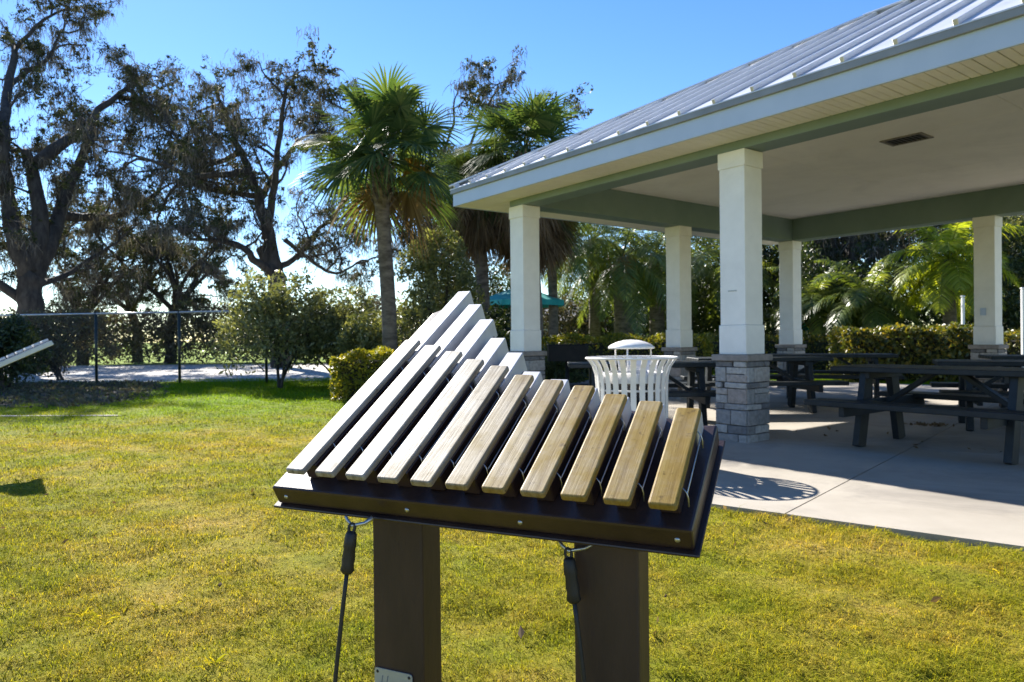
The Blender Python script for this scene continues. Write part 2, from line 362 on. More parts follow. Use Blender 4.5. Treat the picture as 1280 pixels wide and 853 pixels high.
# ------------------------------------------------------------------ pavilion
pav = empty('pavilion', P(-1.7, 3.3), label='open picnic pavilion with white columns on stone piers, sage green beams and silver metal roof', cat='pavilion')
PO = pav.location.copy()
SZ = .29; ZB, ZC, ZE, ZT = 2.867, .862, 2.95, 3.27     # beam bottom, pier cap top, eave bottom, ceiling
def col_meshes():
    s = MB(); h = SZ/2
    s.box((0, 0, (ZC+.29+ZB-.165)/2), (SZ, SZ, ZB-.165-ZC-.29), None, .004)
    s.box((0, 0, ZC+.145), (SZ+.022, SZ+.022, .288), None, .005)
    s.box((0, 0, ZB-.0825-.002), (SZ+.022, SZ+.022, .163), None, .005)
    cap = MB(); cap.box((0, 0, ZC-.032), (.425, .425, .064), None, .008)
    st = MB(); core = MB(); core.box((0, 0, (ZC-.066)/2), (.335, .335, ZC-.068))
    z = .0; rnd = random.Random(3)
    while z < ZC-.07:
        hh = rnd.choice([.06, .085, .11, .135, .15]); hh = min(hh, ZC-.066-z)
        if hh < .03: break
        for f in range(4):
            a = f*math.pi/2; Mz = Matrix.Rotation(a, 3, 'Z')
            W = .36; ncut = rnd.choice([1, 2, 2, 3]); xs = [0]+sorted(rnd.uniform(.2, .8) for _ in range(ncut-1))+[1]
            for i in range(len(xs)-1):
                if xs[i+1]-xs[i] < .1: continue
                x0, x1 = -W/2+W*xs[i], -W/2+W*xs[i+1]; pr = rnd.uniform(-.008, .01)
                kk = rnd.uniform(.35, .65); sub = [(z, z+hh)] if hh < .1 or rnd.random() < .5 else [(z, z+hh*kk), (z+hh*kk, z+hh)]
                for (q0, q1) in sub:
                    st.box(Mz @ Vector(((x0+x1)/2, -.155-.012+pr*.5*-1, (q0+q1)/2)), (x1-x0-rnd.uniform(.004, .009), .05+pr, q1-q0-rnd.uniform(.004, .009)), Mz @ Matrix.Rotation(rnd.gauss(0, .012), 3, 'Y'), .008, 2)
        z += hh
    return s, cap, st, core
s_, cap_, st_, core_ = col_meshes()
col0 = s_.build('column', M_white, pav); c_ = cap_.build('pier_cap', M_cap, col0); p_ = st_.build('stone_pier', M_stone, col0); k_ = core_.build('pier_core', M_mortar, p_)
spots = [(0, 0), (3.486, 0), (3.486, 3.265), (3.486, 6.595), (.1, 6.595), (-3.38, 6.595), (-3.45, 0), (-6.9, 0), (-6.9, 3.3), (-6.9, 6.6)]
for i, (a, b_) in enumerate(spots):
    c = col0 if i == 0 else copy_tree(col0, pav)
    c.matrix_local = Matrix.Translation(P(a+SZ/2, b_+SZ/2)-PO) @ Matrix.Rotation(.6478, 4, 'Z')
A0, A1, B0, B1 = -6.9, 3.486+SZ, 0, 6.595+SZ
def prect(mb, a0, a1, b0, b1, z0, z1):
    c = P((a0+a1)/2, (b0+b1)/2, (z0+z1)/2); Mx = Matrix((D1, D2*-1, Vector((0, 0, 1)))).transposed()
    mb.box(c, (abs(a1-a0), abs(b1-b0), z1-z0), Mx, .004)
def pbuild(mb, name, mat, parent=None): return mb.build(name, mat, parent or pav, org=PO)
for (a0, a1, b0, b1) in ((A0, A1, B0, B0+SZ), (A0, A1, B1-SZ, B1), (A1-SZ, A1, B0+SZ+.002, B1-SZ-.002), (A0, A0+SZ, B0+SZ+.002, B1-SZ-.002)):
    mb = MB(); prect(mb, a0, a1, b0, b1, ZB, ZT+.12); pbuild(mb, 'beam', M_green)
mb = MB()
n = 4
xs = np.linspace(A0+SZ+.004, A1-SZ-.004, n+1); ys = np.linspace(B0+SZ+.004, B1-SZ-.004, 4)
for i in range(n):
    for j in range(3): prect(mb, xs[i]+.002, xs[i+1]-.002, ys[j]+.002, ys[j+1]-.002, ZT, ZT+.02)
ceil = pbuild(mb, 'ceiling', M_cream)
# ceiling vent
vc = gpoint(1133, 174, ZT); vent = MB(); Mx = Matrix((D1, D2*-1, Vector((0, 0, 1)))).transposed()
W_, L_ = .30, .42
for sx in (-1, 1):
    vent.box(vc+D1*(sx*L_/2)+Vector((0, 0, -.006)), (.03, W_+.03, .012), Mx)
    vent.box(vc+D2*(sx*W_/2)+Vector((0, 0, -.0065)), (L_-.03, .03, .012), Mx)
vo = pbuild(vent, 'ceiling_vent', M_cap)
v2 = MB(); v2.box(vc+Vector((0, 0, -.002)), (L_-.03, W_-.03, .003), Mx); pbuild(v2, 'vent_opening', M_black, vo)
v3 = MB()
for i in range(7): v3.box(vc+D1*(-.15+.05*i)+Vector((0, 0, -.008)), (.006, W_-.04, .01), Mx)
pbuild(v3, 'vent_slat', M_grill, vo)
# eaves: soffit boards, fascia, drip edge
EA0, EA1, EB0, EB1 = A0-.64, A1+.72, B0-.44, B1+.57
sof = MB()
bw = .155
def sofstrip(alongA, lo, hi, c0, c1):
    x = lo
    while x < hi-.01:
        x2 = min(x+bw, hi)
        for q, (u0, u1, zz) in enumerate(((x+.004, x+bw*.5-.002, 0), (x+bw*.5+.002, x2-.004, .0))):
            if u1 <= u0: continue
            if alongA: prect(sof, u0, u1, c0, c1, ZE+zz, ZE+.014)
            else: prect(sof, c0, c1, u0, u1, ZE+zz, ZE+.014)
        x = x2
sofstrip(True, EA0, EA1, EB0+.004, B0-.003); sofstrip(True, EA0, EA1, B1+.003, EB1-.004)
sofstrip(False, B0-.001, B1+.001, A1+.003, EA1-.004); sofstrip(False, B0-.001, B1+.001, EA0+.004, A0-.003)
pbuild(sof, 'soffit', M_cream)
sb = MB(); prect(sb, A0+.05, A1-.05, B0+.05, B1-.05, ZT+.125, ZT+.145)
for (a0, a1, b0, b1) in ((EA0+.002, EA1-.002, EB0, B0-.03), (EA0+.002, EA1-.002, B1+.03, EB1)):
    prect(sb, a0, a1, b0+.003, b1-.003, ZE+.016, ZE+.03)
for (a0, a1) in ((A1+.03, EA1), (EA0, A0-.03)):
    prect(sb, a0+.003, a1-.003, B0-.02, B1+.02, ZE+.016, ZE+.03)
pbuild(sb, 'roof_deck', M_cap)
FH = .2
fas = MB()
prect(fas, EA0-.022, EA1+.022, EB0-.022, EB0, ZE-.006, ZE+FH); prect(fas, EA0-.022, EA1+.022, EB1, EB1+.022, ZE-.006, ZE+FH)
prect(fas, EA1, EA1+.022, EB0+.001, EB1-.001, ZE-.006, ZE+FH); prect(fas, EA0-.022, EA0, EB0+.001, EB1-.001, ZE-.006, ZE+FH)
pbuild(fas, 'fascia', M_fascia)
dr = MB()
prect(dr, EA0-.05, EA1+.05, EB0-.05, EB0-.023, ZE+FH-.03, ZE+FH+.035); prect(dr, EA0-.05, EA1+.05, EB1+.023, EB1+.05, ZE+FH-.03, ZE+FH+.035)
prect(dr, EA1+.023, EA1+.05, EB0-.022, EB1+.022, ZE+FH-.03, ZE+FH+.035); prect(dr, EA0-.05, EA0-.023, EB0-.022, EB1+.022, ZE+FH-.03, ZE+FH+.035)
pbuild(dr, 'drip_edge', M_dripm)
# hip roof of standing seam pans
SL = .51; ZR = ZE+FH+.04
RA0, RA1, RB0, RB1 = EA0-.055, EA1+.055, EB0-.055, EB1+.055
HB = (RB1-RB0)/2; MIDB = (RB0+RB1)/2; ZRI = ZR+SL*HB
rf = MB()
e = [P(RA0, RB0, ZR), P(RA1, RB0, ZR), P(RA1, RB1, ZR), P(RA0, RB1, ZR)]; r0, r1 = P(RA0+HB, MIDB, ZRI), P(RA1-HB, MIDB, ZRI)
dn = Vector((0, 0, -.012))
for q in ((e[1], e[0], r0, r1), (e[3], e[2], r1, r0), (e[2], e[1], r1), (e[0], e[3], r0)):
    n_ = len(q); vs = list(q)+[x+dn for x in q]
    rf.add(vs, [tuple(range(n_)), tuple(range(2*n_-1, n_-1, -1))]+[(i, n_+i, n_+(i+1) % n_, (i+1) % n_) for i in range(n_)])
roof = pbuild(rf, 'roof', M_roof)
seams = MB()
def seam(a, b, nrm):
    seams.beam(a+nrm*.021, b+nrm*.021, .034, .044, nrm, .003)
cs, sn = 1/math.hypot(1, SL), SL/math.hypot(1, SL)
pitch_ = .405; off = .12
nf = (D2*-sn+Vector((0, 0, cs)))
x = RA1-off
while x > RA0+.1:
    run = min(HB, RA1-x, x-RA0)-.03
    for (bb, sg) in ((RB0, 1), (RB1, -1)):
        n_ = (D2*(-sn*sg)+Vector((0, 0, cs)))
        seam(P(x, bb+.002*sg, ZR+.001), P(x, bb+sg*run, ZR+SL*run), n_)
    x -= pitch_
y = RB0+.15
while y < RB1-.1:
    run = min(HB, y-RB0, RB1-y)-.03
    if run > .1:
        for (aa, sg) in ((RA1, -1), (RA0, 1)):
            n_ = (D1*(-sn*sg)+Vector((0, 0, cs)))
            seam(P(aa+.002*sg, y, ZR+.001), P(aa+sg*run, y, ZR+SL*run), n_)
    y += pitch_
pbuild(seams, 'standing_seam', M_roof, roof)
rc = MB()
for a, b_ in ((e[0], r0), (e[1], r1), (e[2], r1), (e[3], r0), (r0, r1)):
    up = Vector((0, 0, 1)); rc.beam(a+up*.035, b_+up*.035, .13, .03, up, .008)
pbuild(rc, 'ridge_cap', M_roof, roof)
# bolt hole strip on the near column and outlet box on the far one
pl = MB(); q = P(.145, -.004, 1.49); pl.box(q, (.1, .006, .012), Mx, .002); pbuild(pl, 'column_sticker', M_plate)
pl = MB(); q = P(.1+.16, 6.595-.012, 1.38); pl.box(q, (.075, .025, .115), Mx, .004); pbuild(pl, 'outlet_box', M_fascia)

# ------------------------------------------------------------------ bar instrument
IO = Vector((-0.56124288, 1.73005571, -0.31558181+CAM_H))
IU = Vector((0.90749971, -0.42003268, -0.0041026)); IV = Vector((0.36450297, 0.78259607, 0.50465927)); IN = Vector((-0.2087627, -0.45947355, 0.86330886))
BLEN = [.6232, .5907, .5561, .513, .4808, .4377, .417, .3943, .361, .3372, .3153]
RLEN = [1.0, .897, .79, .672, .588, .49, .455, .42, .385, .36, .335]
BW, BP = .0555, .09
xy = empty('outdoor_xylophone', (0, 1.9, 0), label='large outdoor xylophone with eleven tan bars on a dark sloping board and two posts', cat='musical instrument')
XO = xy.location.copy()
def IF(u=0, v=0, n_=0): return frame(IU, IV, IN, IO+IU*u+IV*v+IN*n_-XO)
for i in range(11):
    L = BLEN[i]; b = MB(); q_ = .007; pl_ = []
    for (cx_, cy_, a0) in ((BW-q_, L-q_, 0), (q_, L-q_, 90), (q_, q_, 180), (BW-q_, q_, 270)):
        for k_ in range(4): pl_.append((cx_+q_*math.cos(R(a0+30*k_)), cy_+q_*math.sin(R(a0+30*k_))))
    b.prism(pl_, -.0165, 0)
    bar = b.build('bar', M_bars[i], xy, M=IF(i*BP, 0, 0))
    bv_ = bar.modifiers.new('bevel', 'BEVEL'); bv_.width = .0045; bv_.segments = 3; bv_.limit_method = 'ANGLE'; bv_.angle_limit = R(50)
    for vv in (.2, .78):
        y0 = L*vv; hk = MB()
        hk.tube([(BW*.3, y0+.004, -.0175), (BW*.8, y0+.002, -.0185), (BW+.001, y0, -.014), (BW+.008, y0-.004, -.02), (BW+.011, y0-.009, -.03), (BW+.010, y0-.011, -.05)], (.0015), 6)
        hk.build('bar_hook', M_steel, bar)
    r = MB(); r.box((.0265, (RLEN[i]+.86*L)/2, 0), (.05, RLEN[i]-.86*L, .062), None, .0018, 1)
    r.build('resonator', M_res, xy, M=IF(i*BP, 0, -.056))
    ch = MB(); ch.box((.027, (.05+.855*L)/2, -.048), (.042, .855*L-.05, .046), None, .003); ch.build('shade_filler', M_tray, xy, M=IF(i*BP, 0, 0))  # added dark filler under the bar, stops sun and keeps the gaps dark
    cd = MB(); cd.tube([(BW+.006, .2*L+.004, -.03), (BW+.005, .5*L, -.033), (BW+.006, .78*L, -.03)], .0018, 6); cd.build('side_wire', M_steel, bar)
# board outline follows the resonator ends
outl = [(-.083, .005), (.976, .01), (.981, .352)]
for i in range(10, -1, -1): outl.append((i*BP+.045, RLEN[i]+.012 if i > 5 else RLEN[i]-.014))
outl += [(-.03, 1.0-.012), (-.083, .93)]
bd = MB(); bd.prism(outl, -.126, -.072)
bo = bd.build('board', M_tray, xy, M=IF()); 
bev = bo.modifiers.new('bevel', 'BEVEL'); bev.width = .006; bev.segments = 2; bev.limit_method = 'ANGLE'
def offset_poly(poly, d):
    n = len(poly); out = []
    for i in range(n):
        a, b_, c = Vector(poly[i-1]), Vector(poly[i]), Vector(poly[(i+1) % n])
        n1 = (b_-a).normalized(); n2 = (c-b_).normalized(); n1 = Vector((n1.y, -n1.x)); n2 = Vector((n2.y, -n2.x))
        m_ = (n1+n2).normalized(); k = d/max(.5, m_.dot(n1)); out.append(tuple(b_+m_*k))
    return out
fl = MB(); fl.prism(offset_poly(outl, .011), -.134, -.1265); fo = fl.build('board_flange', M_tray, xy, M=IF())
bev = fo.modifiers.new('bevel', 'BEVEL'); bev.width = .002; bev.segments = 1; bev.limit_method = 'ANGLE'
for uu in (-.045, .318, .607, .945):
    s = MB(); s.lathe([(0, .0035), (.004, .003), (.0062, 0), (.0062, -.004)], 12)
    Mx4 = frame(IU, IN, IV*-1, IO+IU*uu+IV*(.005+.005*(uu+.083)/1.06-.0005)+IN*-.1-XO)
    s.build('screw', M_steel, xy, M=Mx4)
# posts, set square to the board
IH = Vector((.4137, .9104, 0)); IU0 = Vector((.9104, -.4137, 0))
def post(px, py, Yd, topn):
    c = at(px, py, Yd); c.z = 0; p = MB(); W, Dp = .148, .0925
    cc = c+IU0*(W/2)+IH*(Dp/2)
    Mz = Matrix((IU0, IH, Vector((0, 0, 1)))).transposed()
    h = (IO+IN*-.13).z + 0
    # top of the post reaches the underside of the sloping board
    def under(q): return IO.z+(-.131 - (q-IO).x*IN.x-(q-IO).y*IN.y)/IN.z
    vs = []
    for sx, sy in ((-1, -1), (1, -1), (1, 1), (-1, 1)):
        q = cc+IU0*(sx*W/2)+IH*(sy*Dp/2); vs.append((q.x, q.y, -.3))
    for sx, sy in ((-1, -1), (1, -1), (1, 1), (-1, 1)):
        q = cc+IU0*(sx*W/2)+IH*(sy*Dp/2); vs.append((q.x, q.y, under(Vector((q.x, q.y, IO.z)))))
    p.add(vs, [(3, 2, 1, 0), (4, 5, 6, 7), (0, 1, 5, 4), (1, 2, 6, 5), (2, 3, 7, 6), (3, 0, 4, 7)])
    o = p.build('post', M_post, xy, org=XO); bv = o.modifiers.new('bevel', 'BEVEL'); bv.width = .006; bv.segments = 2
    return o, c
po1, pc1 = post(465, 655, 1.80, 0); po2, pc2 = post(716.5, 684, 1.572, 0)
# name plate on the left post
plc = at(492, 863, 1.80-.03); c0 = pc1+IU0*.006+IH*-.003; 
PW, PH = .112, .074
top = at(468, 833, pc1.y-.003).z
plo = MB(); Mpl = frame(IU0, Vector((0, 0, 1)), IH*-1, Vector((pc1.x, pc1.y, top))+IU0*(.006+PW/2)+Vector((0, 0, -PH/2))+IH*-.002-XO)
bm_ = []
rr = .008
poly = []
for (sx, sy, a0) in ((1, 1, 0), (-1, 1, 90), (-1, -1, 180), (1, -1, 270)):
    for k in range(4):
        a = R(a0+30*k); poly.append((sx*(PW/2-rr)+rr*math.cos(a), sy*(PH/2-rr)+rr*math.sin(a)))
plo.prism(poly, 0, .0025); plate = plo.build('name_plate', M_plate, xy, M=Mpl)
for sx in (-1, 1):
    for sy in (-1, 1):
        s = MB(); s.lathe([(0, .0045), (.003, .004), (.0042, .0026)], 10, (sx*(PW/2-.009), sy*(PH/2-.009), 0)); s.build('plate_screw', M_black, plate)
s = MB()   # engraved script capital, only its head shows above the frame edge
s.tube([(-.031, .02, .0026), (-.034, .004, .0026), (-.038, -.016, .0026), (-.043, -.019, .0026)], .0012, 5)
s.tube([(-.015, .022, .0026), (-.019, .004, .0026), (-.021, -.018, .0026)], .0012, 5)
s.tube([(-.04, .0, .0026), (-.028, .003, .0026), (-.014, .003, .0026)], .001, 5)
s.build('engraved_lettering', M_ink, plate)

def mallet(name, px, py, Yd, pxe, pye, pxa, pxb, lab):
    """steel shackle under the board, black sleeve, black cable hanging to a mallet"""
    top = at(px, py, Yd); end = at(pxe, pye, Yd-.03)
    root = empty('mallet', (top.x, top.y, 0), label=lab, cat='mallet', group='mallets tethered under the board')
    og = root.location.copy()
    sh = MB(); a = at(pxa, py-6, Yd+.012); b_ = at(pxb, py-4, Yd+.012)
    k = top+Vector((0, 0, -.012))
    sh.tube([a, a*.65+k*.35+Vector((0, 0, -.004)), k, b_*.6+k*.4+Vector((0, 0, -.006)), b_], [.003, .0045, .0045, .0045, .006], 8)
    d = (end-top).normalized()
    sh.build('shackle', M_steel, root, org=og)
    rg = MB(); pts = []
    s0 = top+Vector((0, 0, -.012)); sd = Vector((1, 0, 0))
    for t in range(13):
        aa = 2*math.pi*t/12; pts.append(s0+d*.006+sd*(.007*math.cos(aa))+d*(.011*math.sin(aa)))
    rg.tube(pts, .004, 6, cap=False); rg.build('cable_loop', M_black, root, org=og)
    sl_ = MB(); p0 = s0+d*.014
    sl_.tube([p0, p0+d*.006, p0+d*.034, p0+d*.04, p0+d*.066, p0+d*.074, p0+d*.09, p0+d*.097], [.010, .0135, .0155, .0135, .0155, .014, .0165, .010], 10)
    sl_.build('sleeve', M_black, root, org=og)
    cb = MB(); L = (end-p0).length+.28; Lm = L
    sway = Vector((.0, -.004, 0))
    pts = [p0+d*(.08+(Lm-.08)*t/8)+sway*math.sin(t*.8) for t in range(9)]
    for q in pts: q.z = max(q.z, .05)
    cb.tube(pts, .0052, 8); cb.build('cable', M_black, root, org=og)
    hd = MB(); hq = pts[-1]
    hd.lathe([(0, -.022), (.014, -.02), (.021, -.009), (.022, 0), (.021, .009), (.014, .02), (.006, .024)], 16, hq)
    hd.build('mallet_head', M_black, root, org=og)
mallet('mallet', 440, 651, 1.66, 418, 853, 432, 466, 'black mallet cable hanging free in front of the grass left of the plated post')
mallet('mallet', 710, 682, 1.545, 731, 853, 699, 744, 'black mallet cable hanging tight against the right hand post')

# second instrument at the left edge, seen along the plane of its board
TIP = Vector((-4.22, 6.43, 1.075)); LOW = at(-60, 476, 6.0)
sd = (TIP-LOW).normalized(); vw = (TIP-Vector((0, 0, CAM_H))).normalized()
sdn = sd.cross(vw).normalized()
if sdn.z < 0: sdn = -sdn
vdir = sdn.cross(sd).normalized()
ins = empty('outdoor_chimes', (LOW.x, LOW.y, 0), label='silver edged instrument panel tilted up at the left edge of the lawn', cat='musical instrument')
LO_ = ins.location.copy()
Mi = frame(sd, vdir, sdn, LOW-LO_)
Lt = (TIP-LOW).length
g = MB(); g.box((Lt/2, 0, -.035), (Lt, .5, .045), None, .005); g.build('board', M_plate, ins, M=Mi)
nb = 11
for i in range(nb):
    b = MB(); b.box((0, 0, 0), (Lt/nb*.72, .42-.012*i, .026), None, .006)
    b.build('bar', M_res, ins, M=Mi @ Matrix.Translation((Lt*(i+.5)/nb, 0, .003)))
for k in (.12,):
    q = LOW+sd*(Lt*k)+sdn*-.06; g = MB(); g.beam((q.x, q.y, -.2), q, .09, .09, (0, 1, 0), .005); g.build('post', M_post, ins, org=LO_)

# ------------------------------------------------------------------ litter bin
bc = Vector((.995, 5.9, .012))
tb = empty('litter_bin', bc, label='white slatted steel litter bin with flared rim and domed rain lid', cat='litter bin')
body = MB(); NS = 26; RB, RT_ = .288, .375; HBn = .86
for k in range(NS):
    a = 2*math.pi*k/NS
    prof = [(RB, .06), (RB, .35), (RB, .62), (RB+.008, .72), (RB+.03, .79), (RB+.062, .838), (RT_-.004, .858)]
    ra = Vector((math.cos(a), math.sin(a), 0)); ta = Vector((-math.sin(a), math.cos(a), 0))
    vs = []
    for r, z in prof:
        for s1, s2 in ((-1, 0), (1, 0), (1, 1), (-1, 1)): vs.append(ra*(r+s2*.009)+ta*(s1*.0225)+Vector((0, 0, z)))
    fs = [(0, 1, 2, 3)]
    for i in range(len(prof)-1):
        for q in range(4): q2 = (q+1) % 4; fs.append((i*4+q, i*4+q2, i*4+4+q2, i*4+4+q))
    n_ = (len(prof)-1)*4; fs.append((n_+3, n_+2, n_+1, n_)); body.add(vs, fs)
def torus(mb, r, z, t, n=48, m=8):
    mb.tube([Vector((r*math.cos(2*math.pi*i/n), r*math.sin(2*math.pi*i/n), z)) for i in range(n+1)], t, m, cap=False)
torus(body, RT_, .86, .0095); torus(body, RB-.006, .08, .009); torus(body, RB-.006, .6, .008)
bin_body = body.build('slatted_body', M_can, tb)
ln = MB(); ln.lathe([(0, .05), (.215, .05), (.225, .1), (.235, .66), (.225, .665), (.215, .66), (.2, .1), (0, .08)], 36); ln.build('liner', M_black, tb)
cl = MB(); cl.lathe([(RB-.004, .66), (RB-.004, .735), (RB-.02, .745), (RB-.02, .66), (RB-.004, .66)], 36); cl.build('collar', M_can, tb)
lid = MB(); lid.lathe([(.0, 1.012), (.06, 1.008), (.12, .993), (.165, .972), (.19, .952), (.192, .938), (.186, .936), (.16, .952), (.1, .978), (0, .99)], 40); lo = lid.build('rain_lid', M_can, tb)
for k in range(3):
    ls = MB()
    a = R(250+120*k); x, y = .172*math.cos(a), .172*math.sin(a); x2, y2 = .245*math.cos(a), .245*math.sin(a)
    ls.tube([(x, y, .955), (x, y, .8), (x*1.1, y*1.1, .76), (x2, y2, .73)], .0075, 8)
    ls.build('lid_bracket', M_can, lo)

# ------------------------------------------------------------------ picnic tables
def picnic(loc, ang, label):
    t = empty('picnic_table', loc, ang, label=label, cat='picnic table', group='dark picnic tables in the pavilion')
    L = 1.78
    tp = MB()
    for i in range(5): tp.box((0, -.3+.15*i, .71), (L, .143, .048), None, .006)
    tp.build('tabletop', M_table, t)
    for s in (-1, 1):
        be = MB()
        for q in (0, 1): be.box((0, s*(.62+.145*q), .418), (L, .138, .05), None, .006)
        be.build('bench_seat', M_table, t)
    for sx in (-1, 1):
        x = sx*.6
        fr = MB(); fr.beam((x-.045*sx, -.33, .66), (x-.045*sx, .33, .66), .04, .07, (0, 0, 1), .004)
        fr.beam((x-.045*sx, -.8, .37), (x-.045*sx, .8, .37), .05, .13, (0, 0, 1), .004); fr.build('cross_beam', M_table, t)
        for sy in (-1, 1):
            lg = MB(); lg.beam((x, sy*.40, 0), (x, sy*.24, .684), .06, .145, (0, 1, 0), .004); lg.build('leg', M_table, t)
        br = MB(); br.beam((x-.07*sx, 0, .39), (.1*sx, 0, .69), .09, .04, (0, 0, 1), .003); br.build('brace', M_table, t)
    return t
aD = math.atan2(-D1.y, -D1.x)
TB = [((3.51+.603*.6, 6.755-.797*.6, .012), aD, 'dark picnic table nearest the lawn at the right of the near stone column'),
      ((1.55, 8.3, .012), R(-3), 'dark picnic table half hidden behind the white litter bin'),
      ((3.38, 9.75, .012), R(-2), 'dark picnic table just right of the near stone column, front bench facing the lawn'),
      ((4.95, 11.0, .012), R(-20), 'farthest picnic table, its pale lit top just in front of the back corner column'),
      ((5.55, 7.55, .012), R(-27), 'picnic table directly behind the nearest one, cut by the right edge of the frame'),
      ((7.2, 9.2, .012), R(-22), 'picnic table beside the right hand back column, mostly hidden by nearer tables')]
for l, a, lab in TB: picnic(l, a, lab)

# ------------------------------------------------------------------ charcoal grill
gp = Vector((.75, 9.35, 0)); gq = at(709, 441, 10.4)
gr = empty('charcoal_grill', (gq.x, gq.y, 0), label='black box charcoal grill on a single post between the bin and the left stone column', cat='grill')
b = MB(); zc = gq.z
for (c, s) in (((0, .2, 0), (.56, .012, .24)), ((0, -.2, -.01), (.56, .012, .22)), ((-.28, 0, 0), (.012, .39, .24)), ((.28, 0, 0), (.012, .39, .24)), ((0, 0, -.115), (.55, .39, .012))):
    b.box((c[0], c[1], c[2]+zc), s, None, .002)
b.build('fire_box', M_grill, gr)
b = MB()
for i in range(14): b.tube([(-.26+.04*i, -.19, zc+.07), (-.26+.04*i, .19, zc+.07)], .006, 6)
b.tube([(.1, -.2, zc+.07), (.1, -.29, zc+.075)], .008, 6); b.build('grate', M_grill, gr)
b = MB(); b.tube([(0, 0, -.1), (0, 0, zc-.12)], .03, 12); b.build('post', M_grill, gr)

# ------------------------------------------------------------------ chain link fence
fa, fb = Vector((-17.6, 19.3, 0)), Vector((-3.6, 16.98, 0))
fd = (fb-fa).normalized(); FHt = 1.78
p1 = Vector((-10.69, 18.16, 0))
fe = empty('chain_link_fence', p1, label='tall black chain link fence with silver top rail in front of the sand court', cat='fence')
mb = MB(); mb.tube([fa+Vector((0, 0, FHt)), fb+Vector((0, 0, FHt))], .024, 8); mb.build('top_rail', M_steel, fe, org=p1)
for k in range(-3, 4):
    q = p1+fd*(2.35*k); mb = MB(); mb.tube([q+Vector((0, 0, -.1)), q+Vector((0, 0, FHt+.03))], .034, 10); mb.build('post', M_fence, fe, org=p1)
mb = MB(); Lf = (fb-fa).length; sp = .14; k = -FHt
while k < Lf:
    for sgn in (1, -1):
        s0, s1 = (k, k+FHt) if sgn > 0 else (k+FHt, k)
        z0, z1 = .03, FHt
        pts = []
        for s, z in ((s0, z0), (s1, z1)): pts.append((s, z))
        # clip to the run of the fence
        (sa, za), (sb_, zb) = pts
        def clip(sa, za, sb_, zb):
            if sa < 0: za = za+(zb-za)*(0-sa)/(sb_-sa); sa = 0
            if sa > Lf: za = za+(zb-za)*(Lf-sa)/(sb_-sa); sa = Lf
            return sa, za
        if (sa < 0 and sb_ < 0) or (sa > Lf and sb_ > Lf): continue
        sa, za = clip(sa, za, sb_, zb); sb_, zb = clip(sb_, zb, sa, za)
        o_ = Vector((0, -.012*sgn, 0))
        mb.tube([fa+fd*sa+Vector((0, 0, za))+o_, fa+fd*sb_+Vector((0, 0, zb))+o_], .0018, 3, cap=False)
    k += sp
mb.build('wire_mesh', M_fence, fe, org=p1)
#VEG#
# ------------------------------------------------------------------ vegetation builders
def unit(v): return v/np.maximum(np.linalg.norm(v, axis=-1, keepdims=True), 1e-9)
def leaf_quads(C, size, asp=.5, up=0.0, rng=RNG, jit=.35):
    """one diamond leaf at every centre, random attitude, slightly folded"""
    n = len(C); s = size*(1+jit*rng.standard_normal(n)).clip(.4, 1.9)
    d = unit(rng.standard_normal((n, 3))+np.array([0, 0, -up])); q = rng.standard_normal((n, 3))
    x = unit(np.cross(d, q)); nn = np.cross(x, d)
    L = d*s[:, None]*.5; W = x*(s*asp*.5)[:, None]; B = nn*(s*.06)[:, None]
    V = np.stack([C-L, C-W*1-L*.1+B, C+L, C+W-L*.1+B], 1).reshape(-1, 3)
    return V, np.arange(4*n, dtype=np.int32).reshape(-1, 4)
def blob_points(cs, rad, n, rng=RNG, flat=1.0, shell=.0):
    """n points per centre"""
    cs = np.asarray(cs, float); rad = np.broadcast_to(np.asarray(rad, float), (len(cs),))
    g = rng.standard_normal((len(cs), n, 3)); r = rng.random((len(cs), n, 1))
    r = (shell+(1-shell)*r**.5) if shell else r**(1/2.2)
    p = unit(g)*r*rad[:, None, None]; p[..., 2] *= flat
    return (cs[:, None]+p).reshape(-1, 3)
def ribbons(A, L, w, dirs, rng=RNG, segs=3, wob=.12):
    """hanging or radiating tapered strips: A roots, L lengths, dirs initial directions, gravity bends them"""
    n = len(A); A = np.asarray(A, float); L = np.broadcast_to(np.asarray(L, float), (n,)); w = np.broadcast_to(np.asarray(w, float), (n,))
    side = unit(np.cross(dirs, rng.standard_normal((n, 3))))
    V = []; p = A.copy(); d = unit(np.asarray(dirs, float))
    for i in range(segs+1):
        t = i/segs; ww = w*(1-.85*t)*(.55+.45*min(1, t*3))
        V += [p-side*ww[:, None]*.5, p+side*ww[:, None]*.5]
        p = p+d*(L/segs)[:, None]+rng.standard_normal((n, 3))*(wob*L/segs)[:, None]*.5
        d = unit(d+np.array([0, 0, -.35]))
    V = np.stack(V, 1).reshape(-1, 3); b = np.arange(n)*2*(segs+1)
    Fs = np.stack([np.stack([b+2*i, b+2*i+1, b+2*i+3, b+2*i+2], 1) for i in range(segs)], 1).reshape(-1, 4)
    return V, Fs
